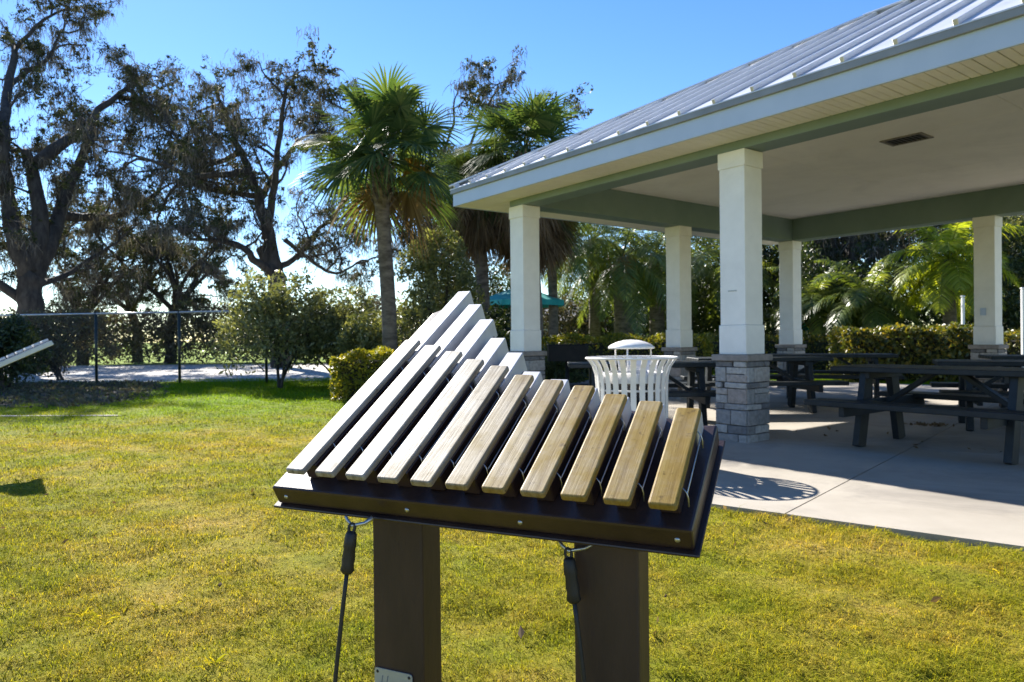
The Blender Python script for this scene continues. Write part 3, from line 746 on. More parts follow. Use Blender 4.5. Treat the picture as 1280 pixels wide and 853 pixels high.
class Skel:
    """branch skeleton: tubes of limbs, tip points for leaves, hang points for moss"""
    def __init__(s, seed): s.r = random.Random(seed); s.mb = MB(); s.tips = []; s.hang = []; s.fol = []
    def limb(s, pts, r0, r1, n=8):
        pts = [Vector(p) for p in pts]
        # smooth the polyline
        out = []
        for i in range(len(pts)-1):
            a = pts[max(i-1, 0)]; b, c = pts[i], pts[i+1]; d = pts[min(i+2, len(pts)-1)]
            for k in range(4):
                t = k/4; out.append(.5*((2*b)+(c-a)*t+(2*a-5*b+4*c-d)*t*t+(3*b-3*c+d-a)*t**3))
        out.append(pts[-1])
        m = len(out); j = [Vector((s.r.gauss(0, 1), s.r.gauss(0, 1), s.r.gauss(0, 1)))*(r0*.12) for _ in out]; j[0] *= 0
        out = [o+q for o, q in zip(out, j)]
        s.mb.tube(out, [r0+(r1-r0)*(i/(m-1))**.8 for i in range(m)], n); return out
    def grow(s, p, d, L, r, depth, droop=0.0, spread=.75, kids=(2, 4), hang=True, gn=.34):
        n = 5 if depth > 0 else 3; pts = [p]; q = p.copy(); dd = d.normalized()
        for i in range(n):
            dd = (dd+Vector((s.r.gauss(0, gn), s.r.gauss(0, gn), s.r.gauss(0, gn*.85)-droop))).normalized(); q = q+dd*(L/n); pts.append(q)
        s.mb.tube(pts, [r*(1-.6*i/n) for i in range(n+1)], 6 if depth > 1 else 3, cap=False)
        if hang: s.hang += pts[1:]
        if depth <= 1: s.fol += pts[(1 if depth == 0 else 3):]
        if depth == 0: s.tips.append(pts[-1]); s.tips.append(pts[-2]); return
        for k in range(s.r.randint(*kids)):
            i = s.r.choice(range(1, n+1)); base = pts[i]
            side = Vector((s.r.gauss(0, 1), s.r.gauss(0, 1), s.r.gauss(.15, .7))).normalized()
            s.grow(base, (dd+side*spread*1.4).normalized(), L*s.r.uniform(.5, .75), r*.5, depth-1, droop, spread, kids, hang, gn)
        s.grow(pts[-1], dd, L*.6, r*.42, depth-1, droop, spread, kids, hang, gn)
    def dress(s, out, every, L, r, depth, start=.25, **k):
        """side branches along a limb"""
        m = len(out)
        for i in range(int(m*start), m, every):
            d = (out[min(i+1, m-1)]-out[max(i-1, 0)]).normalized()
            side = Vector((s.r.gauss(0, 1), s.r.gauss(0, 1), s.r.gauss(.3, .6))).normalized()
            s.grow(out[i], (d*.5+side), L*s.r.uniform(.6, 1.2), r, depth, **k)
            s.hang.append(out[i]-Vector((0, 0, .1)))
        s.grow(out[-1], (out[-1]-out[-3]).normalized(), L*.8, r, depth, **k)
def finish_tree(name, sk, loc, leafmat, nleaf, lsize, crad, label, cat='tree', group=None, moss=0, mossL=(.3, 1.1), bark=None, keep=1.0, asp=.5):
    o = empty(name, loc, label=label, cat=cat, group=group); L = Vector(loc)
    sk.mb.build('trunk', bark or M_bark, o, org=L)
    tips = np.array([tuple(t-L) for t in sk.fol]); rng = np.random.default_rng(len(tips)+nleaf)
    tips = tips[rng.random(len(tips)) < keep]
    pts = blob_points(tips, rng.uniform(.35, 1.2, len(tips))*crad, max(3, nleaf//max(1, len(tips))), rng, .75); print(name, len(sk.fol), len(tips), len(pts))
    V, Fs = leaf_quads(pts, lsize, asp, 0, rng); mesh_np('crown', V, Fs, leafmat, o)
    if moss:
        h = np.array([tuple(t-L) for t in sk.hang]); h = h[rng.integers(0, len(h), moss)]
        nm = 22; A = np.repeat(h, nm, 0)+rng.standard_normal((moss*nm, 3))*np.array([.16, .16, .09])
        ll = np.repeat(rng.uniform(*mossL, moss), nm)*rng.uniform(.25, 1, moss*nm)
        V, Fs = ribbons(A, ll, rng.uniform(.018, .05, moss*nm), np.tile([0, 0, -1.], (moss*nm, 1))+rng.standard_normal((moss*nm, 3))*.4, rng, 4, .5)
        mesh_np('spanish_moss', V, Fs, M_moss, o)
    return o

# ---- left live oak, mostly trunk and heavy limbs with moss
def oak_left():
    s = Skel(11); Y = 25.0
    b = at(30, 458, Y); b.z = 0
    def A(x, y, Yd): return at(x, y, Yd)
    tr = s.limb([b+Vector((0, 0, -.2)), A(34, 430, Y), A(38, 385, Y), A(40, 345, Y)], .5, .38, 12)
    limbs = [
        ([A(40, 350, Y), A(62, 300, Y+.5), A(75, 265, Y+1.3), A(100, 200, Y+2.4), A(120, 165, Y+3.5)], .36, .13),
        ([A(38, 350, Y), A(20, 300, Y-.4), A(8, 240, Y), A(4, 170, Y), A(8, 110, Y+2.6), A(20, 60, Y+5)], .34, .12),
        ([A(40, 340, Y), A(52, 280, Y+.2), A(40, 215, Y+.6), A(30, 190, Y+.6)], .36, .16),
        ([A(75, 268, Y+1.3), A(105, 272, Y+2.5), A(150, 268, Y+3.6), A(200, 238, Y+5)], .22, .07),
        ([A(46, 205, Y+.6), A(85, 175, Y+1.8), A(110, 165, Y+2.9), A(122, 138, Y+3.8), A(150, 118, Y+5), A(172, 100, Y+6)], .25, .08),
        ([A(150, 122, Y+5), A(178, 128, Y+6), A(196, 150, Y+7), A(214, 172, Y+7.5)], .1, .04),
        ([A(8, 110, Y+2.6), A(30, 92, Y+4), A(60, 72, Y+5), A(75, 40, Y+6)], .12, .05),
        ([A(4, 170, Y), A(-50, 130, Y+1), A(-110, 90, Y+2)], .2, .08),
        ([A(20, 60, Y+5), A(55, 25, Y+6.5), A(85, 10, Y+8)], .1, .04),
        ([A(38, 360, Y), A(80, 345, Y+1), A(120, 320, Y+2), A(150, 300, Y+2.6)], .14, .04),
        ([A(34, 380, Y), A(-40, 330, Y-1), A(-120, 280, Y-2)], .2, .08)]
    for i, (p, r0, r1) in enumerate(limbs):
        o = s.limb(p, r0, r1); s.dress(o, 3, 1.75, .05, 2, .25, droop=.0, kids=(3, 5))
    return finish_tree('live_oak', s, (b.x, b.y, 0), M_oakleaf, 58000, .095, .22, 'massive dark live oak with heavy mossy limbs at the left edge', moss=800, mossL=(.3, 1.0), keep=.42)
oak_left()
def oak_mid():
    s = Skel(23); Y = 27.0
    b = at(352, 452, Y); b.z = 0; A = at
    s.limb([b+Vector((0, 0, -.2)), A(350, 390, Y), A(346, 348, Y), A(330, 310, Y)], .4, .3, 10)
    for p, r0, r1 in [
        ([A(346, 348, Y), A(335, 290, Y), A(325, 250, Y), A(312, 215, Y), A(298, 185, Y+.6), A(285, 150, Y+1), A(272, 118, Y+1.4)], .3, .06),
        ([A(332, 300, Y), A(342, 245, Y-.5), A(346, 200, Y-.6), A(352, 150, Y-.8), A(358, 105, Y-.8)], .18, .06),
        ([A(325, 250, Y), A(345, 215, Y+1), A(372, 178, Y+1.5), A(388, 168, Y+2)], .14, .05),
        ([A(312, 215, Y), A(280, 218, Y-1), A(240, 220, Y-1.6), A(205, 205, Y-2), A(180, 200, Y-2)], .15, .05),
        ([A(300, 190, Y), A(262, 205, Y+1), A(232, 185, Y+1.6), A(215, 165, Y+2), A(205, 140, Y+2.4)], .12, .04),
        ([A(322, 245, Y), A(275, 240, Y+1), A(225, 230, Y+2), A(200, 265, Y+2.5)], .12, .05),
        ([A(344, 345, Y), A(318, 325, Y-1), A(305, 310, Y-1.4), A(270, 300, Y-1.8), A(240, 300, Y-2)], .18, .05),
        ([A(347, 335, Y), A(375, 318, Y+.6), A(400, 285, Y+1), A(430, 270, Y+1.5)], .14, .05),
        ([A(356, 300, Y), A(395, 330, Y+1), A(420, 342, Y+1.2), A(445, 330, Y+1.5)], .1, .04)]:
        o = s.limb(p, r0, r1); s.dress(o, 3, 2.1, .05, 2, .3, droop=.0, kids=(3, 5))
    return finish_tree('live_oak', s, (b.x, b.y, 0), M_oakleaf, 40000, .095, .21, 'tall sparse live oak with grey moss rising behind the shrubs left of the palm', moss=800, mossL=(.25, .8), keep=.36)
oak_mid()
def oak_far(px, Y, h, seed, label, n=9000, lean=0.0, moss=260, keep=.5):
    s = Skel(seed); b = at(px, 440, Y); b.z = 0; r = s.r
    k = Vector((lean, 0, 0))
    top = b+Vector((0, 0, h*.36))+k*h*.3
    o = s.limb([b+Vector((0, 0, -.2)), b+Vector((r.gauss(0, .1), 0, h*.18)), top], .3, .2, 8)
    for i in range(6):
        a = i*1.05+r.random(); e_ = r.uniform(.5, 1.2); L = h*r.uniform(.38, .62)
        d = Vector((math.cos(a)*math.cos(e_), math.sin(a)*math.cos(e_), math.sin(e_)))+k*.5
        m_ = top+d*L*.5+Vector((r.gauss(0, .3), r.gauss(0, .3), r.gauss(.2, .2)))
        o = s.limb([top-Vector((0, 0, .2)), m_, top+d*L+Vector((r.gauss(0, .4), 0, r.gauss(.1, .3)))], .14, .04, 7); s.dress(o, 3, 1.9, .05, 2, .3, droop=.0)
    return finish_tree('live_oak', s, (b.x, b.y, 0), M_oakleaf, int(n*2), .11, .27, label, moss=moss, mossL=(.25, .8), keep=keep)
oak_far(212, 34, 7.6, 31, 'far forked live oak beyond the fence, right of the leaning one', lean=.12)
oak_far(172, 37, 8.0, 37, 'far live oak leaning left beyond the fence, left of the forked oak', lean=-.15)
oak_far(105, 33, 7.0, 41, 'bushy far oak beyond the fence close behind the massive left oak', n=5500, keep=.4)
oak_far(545, 27, 10.5, 43, 'mossy oak directly behind the tall sabal palm', n=14000, moss=300, lean=-.08, keep=.8)

# ---- fan palms
def fan_palm(px, pyc, Y, label, nf=30, seed=1, pl=(.55, .95), bl=.85, dead=14, pyb=None, rt=.17):
    rng = np.random.default_rng(seed); c = at(px, pyc, Y); b = Vector((c.x+.12, Y, 0))
    o = empty('sabal_palm', b, label=label, cat='palm tree', group='sabal palms with fan leaves')
    t = MB(); n = 14; pts = []; rad = []
    for i in range(n+1):
        f = i/n; pts.append(Vector((-.12*f+.03*math.sin(f*5), .02*math.sin(f*4), (c.z-.1)*f-.05*(1-f)))); rad.append(rt*(1.08-.1*f)+(.07 if f > .82 else 0)*(f-.82)/.18+(.08*(1-f*8) if f < .125 else 0))
    t.tube(pts, rad, 14); t.build('trunk', M_pbark, o)
    # old leaf bases
    bt = MB(); h = c.z
    for i in range(46):
        a = i*2.4; z = h-.1-.95*(i/46); d = Vector((math.cos(a), math.sin(a), 0)); q = Vector((-.11, 0, z))+d*(rt*.95)
        bt.beam(q, q+d*.13+Vector((0, 0, .2)), .075, .022, d, .004)
    bt.build('boots', M_pbark, o)
    def fans(elevs, droopf, blade, name, mat, stalk=True, seed2=0):
        VV = []; FF = []; base = 0; st = MB()
        for k, el in enumerate(elevs):
            az = k*2.39996+rng.uniform(-.45, .45); L = rng.uniform(*pl); el = el+rng.normal(0, .16)
            d = np.array([math.cos(az)*math.cos(el), math.sin(az)*math.cos(el), math.sin(el)])
            p0 = np.array([-.11, 0, h+.02]); hub = p0+d*L+np.array([0, 0, -.09*L]); dh = unit(d+np.array([0, 0, -.22]))
            if stalk: st.tube([p0, p0+d*L*.5+np.array([0, 0, .02]), hub], [.02, .014, .01], 5)
            side = unit(np.cross(dh, np.array([0, 0, 1.])) if abs(dh[2]) < .97 else np.array([1., 0, 0])); nn = np.cross(side, dh); ro = rng.normal(0, .55); side, nn = side*math.cos(ro)+nn*math.sin(ro), nn*math.cos(ro)-side*math.sin(ro)
            m = 36; an = np.linspace(-2.25, 2.25, m)+rng.normal(0, .02, m)
            lens = blade*rng.uniform(.85, 1.1)*(.72+.28*np.cos(an*.62))*rng.uniform(.92, 1.05, m)
            rd = np.cos(an)[:, None]*dh+np.sin(an)[:, None]*side
            rd = unit(rd+nn*(.30*np.abs(np.sin(an)))[:, None]-nn*0.05)
            ws = unit(np.cross(rd, nn))
            V = []; cost = -nn*0
            for t_, wd in ((0.03, .012), (.35, .044), (.62, .040), (.85, .02), (1.0, .002)):
                p = hub+rd*(lens*t_)[:, None]+np.array([0, 0, -1.])*(droopf*1.25*(t_**2.0)*lens)[:, None]+dh*(.04*t_)
                tw = nn*(.012 if t_ < .7 else .0)
                V += [p-ws*wd/2, p+ws*wd/2+tw]
            V = np.stack(V, 1).reshape(-1, 3); s5 = 5; bb = base+np.arange(m)*2*s5
            FF.append(np.stack([np.stack([bb+2*i, bb+2*i+1, bb+2*i+3, bb+2*i+2], 1) for i in range(s5-1)], 1).reshape(-1, 4)); VV.append(V); base += len(V)
        ob = mesh_np(name, np.concatenate(VV), np.concatenate(FF), mat, o)
        if stalk: st.build('leaf_stalk', M_sabal, ob)
        return ob
    el = np.linspace(1.3, -.5, nf)
    fans(el, .28, bl, 'crown', M_sabal)
    fans(np.linspace(-.5, -.75, 2), .5, bl*.62, 'yellow_fronds', M_yellow)
    if dead: fans(np.linspace(-.8, -1.35, dead), .45, bl*.85, 'dead_fronds', M_dead)
    return o
fan_palm(477, 198, 14.05, 'tall sabal palm with a full round head in the middle of the lawn edge', 38, 3, dead=2, rt=.14, bl=1.0, pl=(.55, 1.2))
fan_palm(655, 190, 17.5, 'sabal palm whose upright fans stand just above the pavilion eave', 32, 5, dead=12, bl=1.15, pl=(.7, 1.2))
fan_palm(598, 232, 18.5, 'shorter sabal palm with a thick brown skirt between tall palm and eave corner', 28, 8, dead=40, bl=1.0)
fan_palm(664, 250, 19, 'sabal palm mostly hidden behind the left column and eave, brown skirt showing under it', 22, 9, dead=44, bl=1.1)

# ---- feather palms
def feather_palm(px, pyc, Y, label, nf=18, seed=1, L=2.3, mat=None, fruit=False, rt=.15, elo=-.5, ehi=1.3, az0=0, ll=.5):
    rng = np.random.default_rng(seed); c = at(px, pyc, Y); b = Vector((c.x, Y, 0)); h = c.z; mat = mat or M_queen
    o = empty('feather_palm', b, label=label, cat='palm tree', group='feather palms behind the pavilion')
    t = MB(); t.tube([(0, 0, -.1), (.02, 0, h*.4), (-.02, .02, h*.8), (0, 0, h)], [rt*1.2, rt, rt*.95, rt*.8], 12); t.build('trunk', M_pbark, o)
    VV = []; FF = []; base = 0; st = MB()
    for k in range(nf):
        el = ehi+(elo-ehi)*(k/(nf-1)); az = az0+k*2.39996+rng.uniform(-.2, .2); Lf = L*rng.uniform(.8, 1.1)
        d = np.array([math.cos(az)*math.cos(el), math.sin(az)*math.cos(el), math.sin(el)])
        p = np.array([0, 0, h]); pts = [p]; ds = [d]; S_ = 18
        for i in range(S_):
            d = unit(d+np.array([0, 0, -.075-.05*i/S_])+rng.normal(0, .008, 3)); p = p+d*Lf/S_; pts.append(p); ds.append(d)
        st.tube([Vector(q) for q in pts[::2]], [.022*(1-.85*i/(len(pts[::2])-1)) for i in range(len(pts[::2]))], 5)
        pts = np.array(pts); ds = np.array(ds)
        m = 62; ti = np.linspace(.14, 1, m)*S_; i0 = np.minimum(ti.astype(int), S_-1); fr = (ti-i0)[:, None]
        pp = pts[i0]*(1-fr)+pts[np.minimum(i0+1, S_)]*fr; dd = unit(ds[i0])
        sd_ = unit(np.cross(dd, np.array([0, 0, 1.]))+1e-6); nn = np.cross(sd_, dd)
        tt = np.linspace(.14, 1, m); le = ll*np.sin(np.clip(tt*1.02, .1, 1)*math.pi*.86+.35)**.8
        for sg in (-1, 1):
            q = unit(sd_*sg+dd*.55+nn*rng.uniform(-.25, .55, (m, 1))); lw = np.maximum(le, .12)*rng.uniform(.85, 1.1, m)
            ws = unit(np.cross(q, nn)); V = []
            for t_, wd in ((0, .012), (.35, .032), (.7, .024), (1, .002)):
                x = pp+q*(lw*t_)[:, None]+np.array([0, 0, -1.])*(.55*lw*t_**2)[:, None]; V += [x-ws*wd/2, x+ws*wd/2]
            V = np.stack(V, 1).reshape(-1, 3); bb = base+np.arange(m)*8
            FF.append(np.stack([np.stack([bb+2*i, bb+2*i+1, bb+2*i+3, bb+2*i+2], 1) for i in range(3)], 1).reshape(-1, 4)); VV.append(V); base += len(V)
    ob = mesh_np('crown', np.concatenate(VV), np.concatenate(FF), mat, o); st.build('leaf_stalk', mat, ob)
    if fruit:
        A = np.tile([-.02, -.38, h-.25], (110, 1))+rng.normal(0, .16, (110, 3)); V, Fs = ribbons(A, rng.uniform(.5, .95, 110), .045, np.tile([0, -.15, -1.], (110, 1))+rng.normal(0, .2, (110, 3)), rng)
        mesh_np('fruit_stalks', V, Fs, M_fruit, o)
    return o
feather_palm(778, 322, 25.5, 'feather palm with an orange fruit cluster seen between the left and middle columns', 24, 2, 3.3, fruit=True, rt=.34, ll=.62)
feather_palm(690, 285, 24, 'feather palm arching under the eave just right of the left column', 20, 21, 2.6, rt=.16, ll=.55, ehi=.9)
feather_palm(742, 300, 27.5, 'dense feather palm just left of the fruiting one, without fruit', 26, 23, 3.1, rt=.22, ll=.62)
feather_palm(820, 318, 28, 'feather palm with a thick trunk close behind the middle column', 22, 4, 3.3, rt=.3, ll=.62)
feather_palm(905, 330, 27, 'dark feather palm seen right of the middle column', 20, 6, 3.2, ll=.6)
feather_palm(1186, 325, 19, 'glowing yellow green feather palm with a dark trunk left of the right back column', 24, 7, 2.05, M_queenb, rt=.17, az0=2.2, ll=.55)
feather_palm(1085, 372, 20.5, 'low green feather palm arching over the hedge behind the farthest table', 20, 10, 2.1, ll=.5)
feather_palm(1018, 376, 22, 'dark low feather palm behind the back corner column', 18, 14, 1.9, ll=.5)

# ---- shrubs and dense small trees
def bush(name, px, Y, wid, h, mat, label, n=9000, ls=.085, seed=1, lumps=16, stems=5, cat='shrub', z0=.15, depth=None, group=None, asp=.42, core=0):
    rng = np.random.default_rng(seed); b = at(px, 440, Y); b.z = 0; depth = depth or wid*.8
    o = empty(name, b, label=label, cat=cat, group=group)
    s = Skel(seed); cs = []; rs = []
    for i in range(lumps):
        a = rng.uniform(0, 2*math.pi); f = rng.uniform(0, 1); z = z0+(h-z0)*rng.uniform(.12, .92)
        k = math.sqrt(max(.05, 1-((z-h*.42)/(h*.62))**2))
        cs.append((math.cos(a)*wid*.5*k*f**.5*.85, math.sin(a)*depth*.5*k*f**.5*.85, z)); rs.append(rng.uniform(.13, .26)*min(wid, h)+.08)
    # flying twigs at the outline
    for i in range(lumps*2):
        a = rng.uniform(0, 2*math.pi); z = h*rng.uniform(.3, 1.05); k = math.sqrt(max(.03, 1-((z-h*.42)/(h*.68))**2))
        cs.append((math.cos(a)*wid*.52*k, math.sin(a)*depth*.52*k, z)); rs.append(rng.uniform(.05, .11)*min(wid, h)+.05)
    cs = np.array(cs); rs = np.array(rs)
    w_ = rs**2; pick = rng.choice(len(cs), n, p=w_/w_.sum())
    g = unit(rng.standard_normal((n, 3)))*(rng.random((n, 1))**(1/2.6))*rs[pick][:, None]; pts = cs[pick]+g*np.array([1, 1, .9])
    pts = pts[pts[:, 2] > .03]
    V, Fs = leaf_quads(pts, ls, asp, .2, rng)
    for i in range(stems):
        a = rng.uniform(0, 6.28); e_ = cs[rng.integers(0, lumps)]
        q0 = Vector((math.cos(a)*.1, math.sin(a)*.1, -.05)); s.limb([q0, q0*.6+Vector(e_)*.45+Vector((0, 0, .1)), Vector(e_)], .035, .012, 6)
    for i in range(lumps):
        e_ = Vector(cs[i]); s.limb([Vector((e_.x*.4, e_.y*.4, e_.z*.45)), Vector((e_.x*.7, e_.y*.7, e_.z*.8)), e_], .016, .006, 5)
    s.mb.build('stems', M_bark, o)
    mesh_np('foliage', V, Fs, mat, o); return o
bush('shrub', 352, 15.6, 2.3, 2.35, M_shrub, 'loose grey green shrub with a thin trunk at the right end of the fence', 9500, .095, 1, 26, z0=.35)
bush('shrub', 4, 15.6, 1.6, 1.5, M_dark, 'dark twiggy shrub in deep shade at the foot of the massive left oak', 9000, .09, 21, 20)
bush('shrub', 75, 19.6, 2.6, 1.9, M_scrub, 'brown grey vine tangle at the left end of the fence', 9000, .09, 22, 20)
bush('shrub', 425, 16.4, 1.9, 2.1, M_shrub, 'grey green shrub between the fence shrub and the tall palm trunk', 8000, .095, 2, 20)
bush('shrub', 462, 14.9, 1.2, 1.5, M_vine, 'small leafy shrub filling the gap left of the tall palm trunk', 6000, .085, 3, 14)
bush('vine_covered_tree', 548, 16.2, 1.9, 3.25, M_vine, 'tall vine covered bush with pale glinting leaves right of the palm trunk', 13000, .09, 4, 30, cat='tree')
bush('shrub', 614, 17.5, 2.0, 1.72, M_dark, 'dark rounded bush below the teal shade canopy left of the left column', 12000, .085, 5, 22)
bush('shrub', 705, 14.0, 1.1, .8, M_dark, 'low dark plant with strappy leaves under the charcoal grill', 4500, .12, 6, 10, asp=.2)
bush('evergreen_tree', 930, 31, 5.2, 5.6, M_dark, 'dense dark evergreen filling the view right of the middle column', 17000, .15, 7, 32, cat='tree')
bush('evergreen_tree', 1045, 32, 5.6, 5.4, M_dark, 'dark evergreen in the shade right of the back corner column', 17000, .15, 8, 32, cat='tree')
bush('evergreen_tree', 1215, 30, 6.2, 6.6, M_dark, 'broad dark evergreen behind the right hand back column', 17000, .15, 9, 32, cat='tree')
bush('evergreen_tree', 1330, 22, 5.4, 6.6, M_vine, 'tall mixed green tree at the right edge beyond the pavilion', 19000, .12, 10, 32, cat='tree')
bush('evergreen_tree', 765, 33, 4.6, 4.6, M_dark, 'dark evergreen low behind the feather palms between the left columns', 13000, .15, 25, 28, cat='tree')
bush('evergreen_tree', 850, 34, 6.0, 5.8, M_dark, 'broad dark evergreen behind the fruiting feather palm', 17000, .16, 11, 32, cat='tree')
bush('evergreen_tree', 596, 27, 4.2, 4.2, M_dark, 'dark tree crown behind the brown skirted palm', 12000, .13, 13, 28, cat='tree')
oak_far(1060, 26, 8.6, 53, 'dark mossy oak with thick limbs seen through the pavilion left of the glowing palm', n=16000, moss=420, keep=1)
oak_far(1275, 29, 9, 59, 'mossy oak with pale limbs at the right edge beyond the pavilion', n=16000, moss=320, keep=1)
oak_far(975, 30, 9, 61, 'mossy oak showing in the gap left of the back corner column', n=14000, moss=320, keep=1)

def hedge(px0, px1, Y0, Y1, h, dep, mat, label, n=9000, ls=.055, seed=1):
    rng = np.random.default_rng(seed); a = at(px0, 440, Y0); b = at(px1, 440, Y1); a.z = b.z = 0
    o = empty('hedge', (a+b)/2, label=label, cat='hedge', group='clipped hedges'); d = (b-a); L = d.length; d.normalize(); nrm = Vector((-d.y, d.x, 0))
    pts = rng.uniform(-1, 1, (n, 3)); f = rng.integers(0, 5, n)
    k = rng.normal(1, .035, n)
    pts[f == 0, 2] = k[f == 0]; pts[f == 1, 1] = -k[f == 1]; pts[f == 2, 1] = k[f == 2]; pts[f == 3, 0] = k[f == 3]; pts[f == 4, 2] = k[f == 4]
    pts[(f == 3) & (rng.random(n) < .5), 0] *= -1
    X = pts[:, 0]*L/2; Yl = pts[:, 1]*dep/2; Z = (pts[:, 2]+1)*h/2
    wob = .05*np.sin(X*5.1+seed)+.04*np.sin(X*11+Yl*7)+rng.normal(0, .025, n)
    Z = Z+wob*(Z/h); Yl = Yl+.5*wob
    W = np.stack([d.x*X+nrm.x*Yl, d.y*X+nrm.y*Yl, np.maximum(Z, .02)], 1)
    V, Fs = leaf_quads(W, ls, .6, 0, rng); mesh_np('foliage', V, Fs, mat, o)
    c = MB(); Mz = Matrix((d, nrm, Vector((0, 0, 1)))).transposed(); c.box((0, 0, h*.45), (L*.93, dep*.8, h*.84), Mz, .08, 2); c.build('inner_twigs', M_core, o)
hedge(430, 505, 12.5, 12.3, .78, 1.1, M_hedge, 'small square yellow green hedge just left of the xylophone board', 7000, .06, 1)
hedge(675, 880, 17.4, 18.0, 1.02, .9, M_hedge, 'long bright hedge behind the litter bin and the left columns', 9000, .075, 2)
bush('evergreen_tree', 1040, 23.5, 3.6, 3.8, M_dark, 'low dark leafy mass between the back corner column and the arching palm', 16000, .12, 17, 26, cat='shrub')
bush('evergreen_tree', 1262, 21, 3.2, 4.4, M_dark, 'dark green tree just right of the right hand back column', 15000, .11, 18, 26, cat='tree')
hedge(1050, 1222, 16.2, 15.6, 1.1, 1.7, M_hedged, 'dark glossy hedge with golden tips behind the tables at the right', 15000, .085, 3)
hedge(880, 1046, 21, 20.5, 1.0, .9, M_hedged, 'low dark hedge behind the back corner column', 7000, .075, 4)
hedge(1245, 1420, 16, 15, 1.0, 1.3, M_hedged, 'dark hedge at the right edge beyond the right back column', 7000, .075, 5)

# ---- far scrub and tree line (nobody could count it)
def scrub(name, segs, hlo, hhi, n, ls, mat, label, seed):
    rng = np.random.default_rng(seed); P_ = []
    segs = np.array(segs, float)
    t = rng.random(n)*(len(segs)-1); i = t.astype(int); f = (t-i)[:, None]; base = segs[i]*(1-f)+segs[i+1]*f
    hh = hlo+(hhi-hlo)*(.5+.28*np.sin(base[:, 0]*.9+seed)+.22*np.sin(base[:, 0]*2.3+base[:, 1]*.3))
    z = hh*rng.random(n)**.75; x = base[:, 0]+rng.normal(0, .5, n); y = base[:, 1]+rng.normal(0, .9, n)
    V, Fs = leaf_quads(np.stack([x, y, z+.05], 1), ls, .4, .3, rng); o = mesh_np(name, V, Fs, mat); tag(o, label, 'scrub', kind='stuff'); return o
scrub('scrub', [(-34, 31), (-22, 32.5), (-14, 33.5), (-8, 33), (-2, 31.5), (4, 32)], 1.9, 3.1, 46000, .18, M_scrub, 'grey brown scrub and vines behind the sand court', 1)
scrub('far_wood', [(-60, 58), (-30, 62), (0, 64), (30, 62), (60, 55)], 2.2, 3.6, 20000, .4, M_dark, 'low dark line of far trees at the horizon', 2)
scrub('scrub', [(4, 30), (12, 29), (20, 26), (30, 20)], 3.0, 5.2, 30000, .2, M_dark, 'dark undergrowth filling the shade behind the pavilion palms', 3)

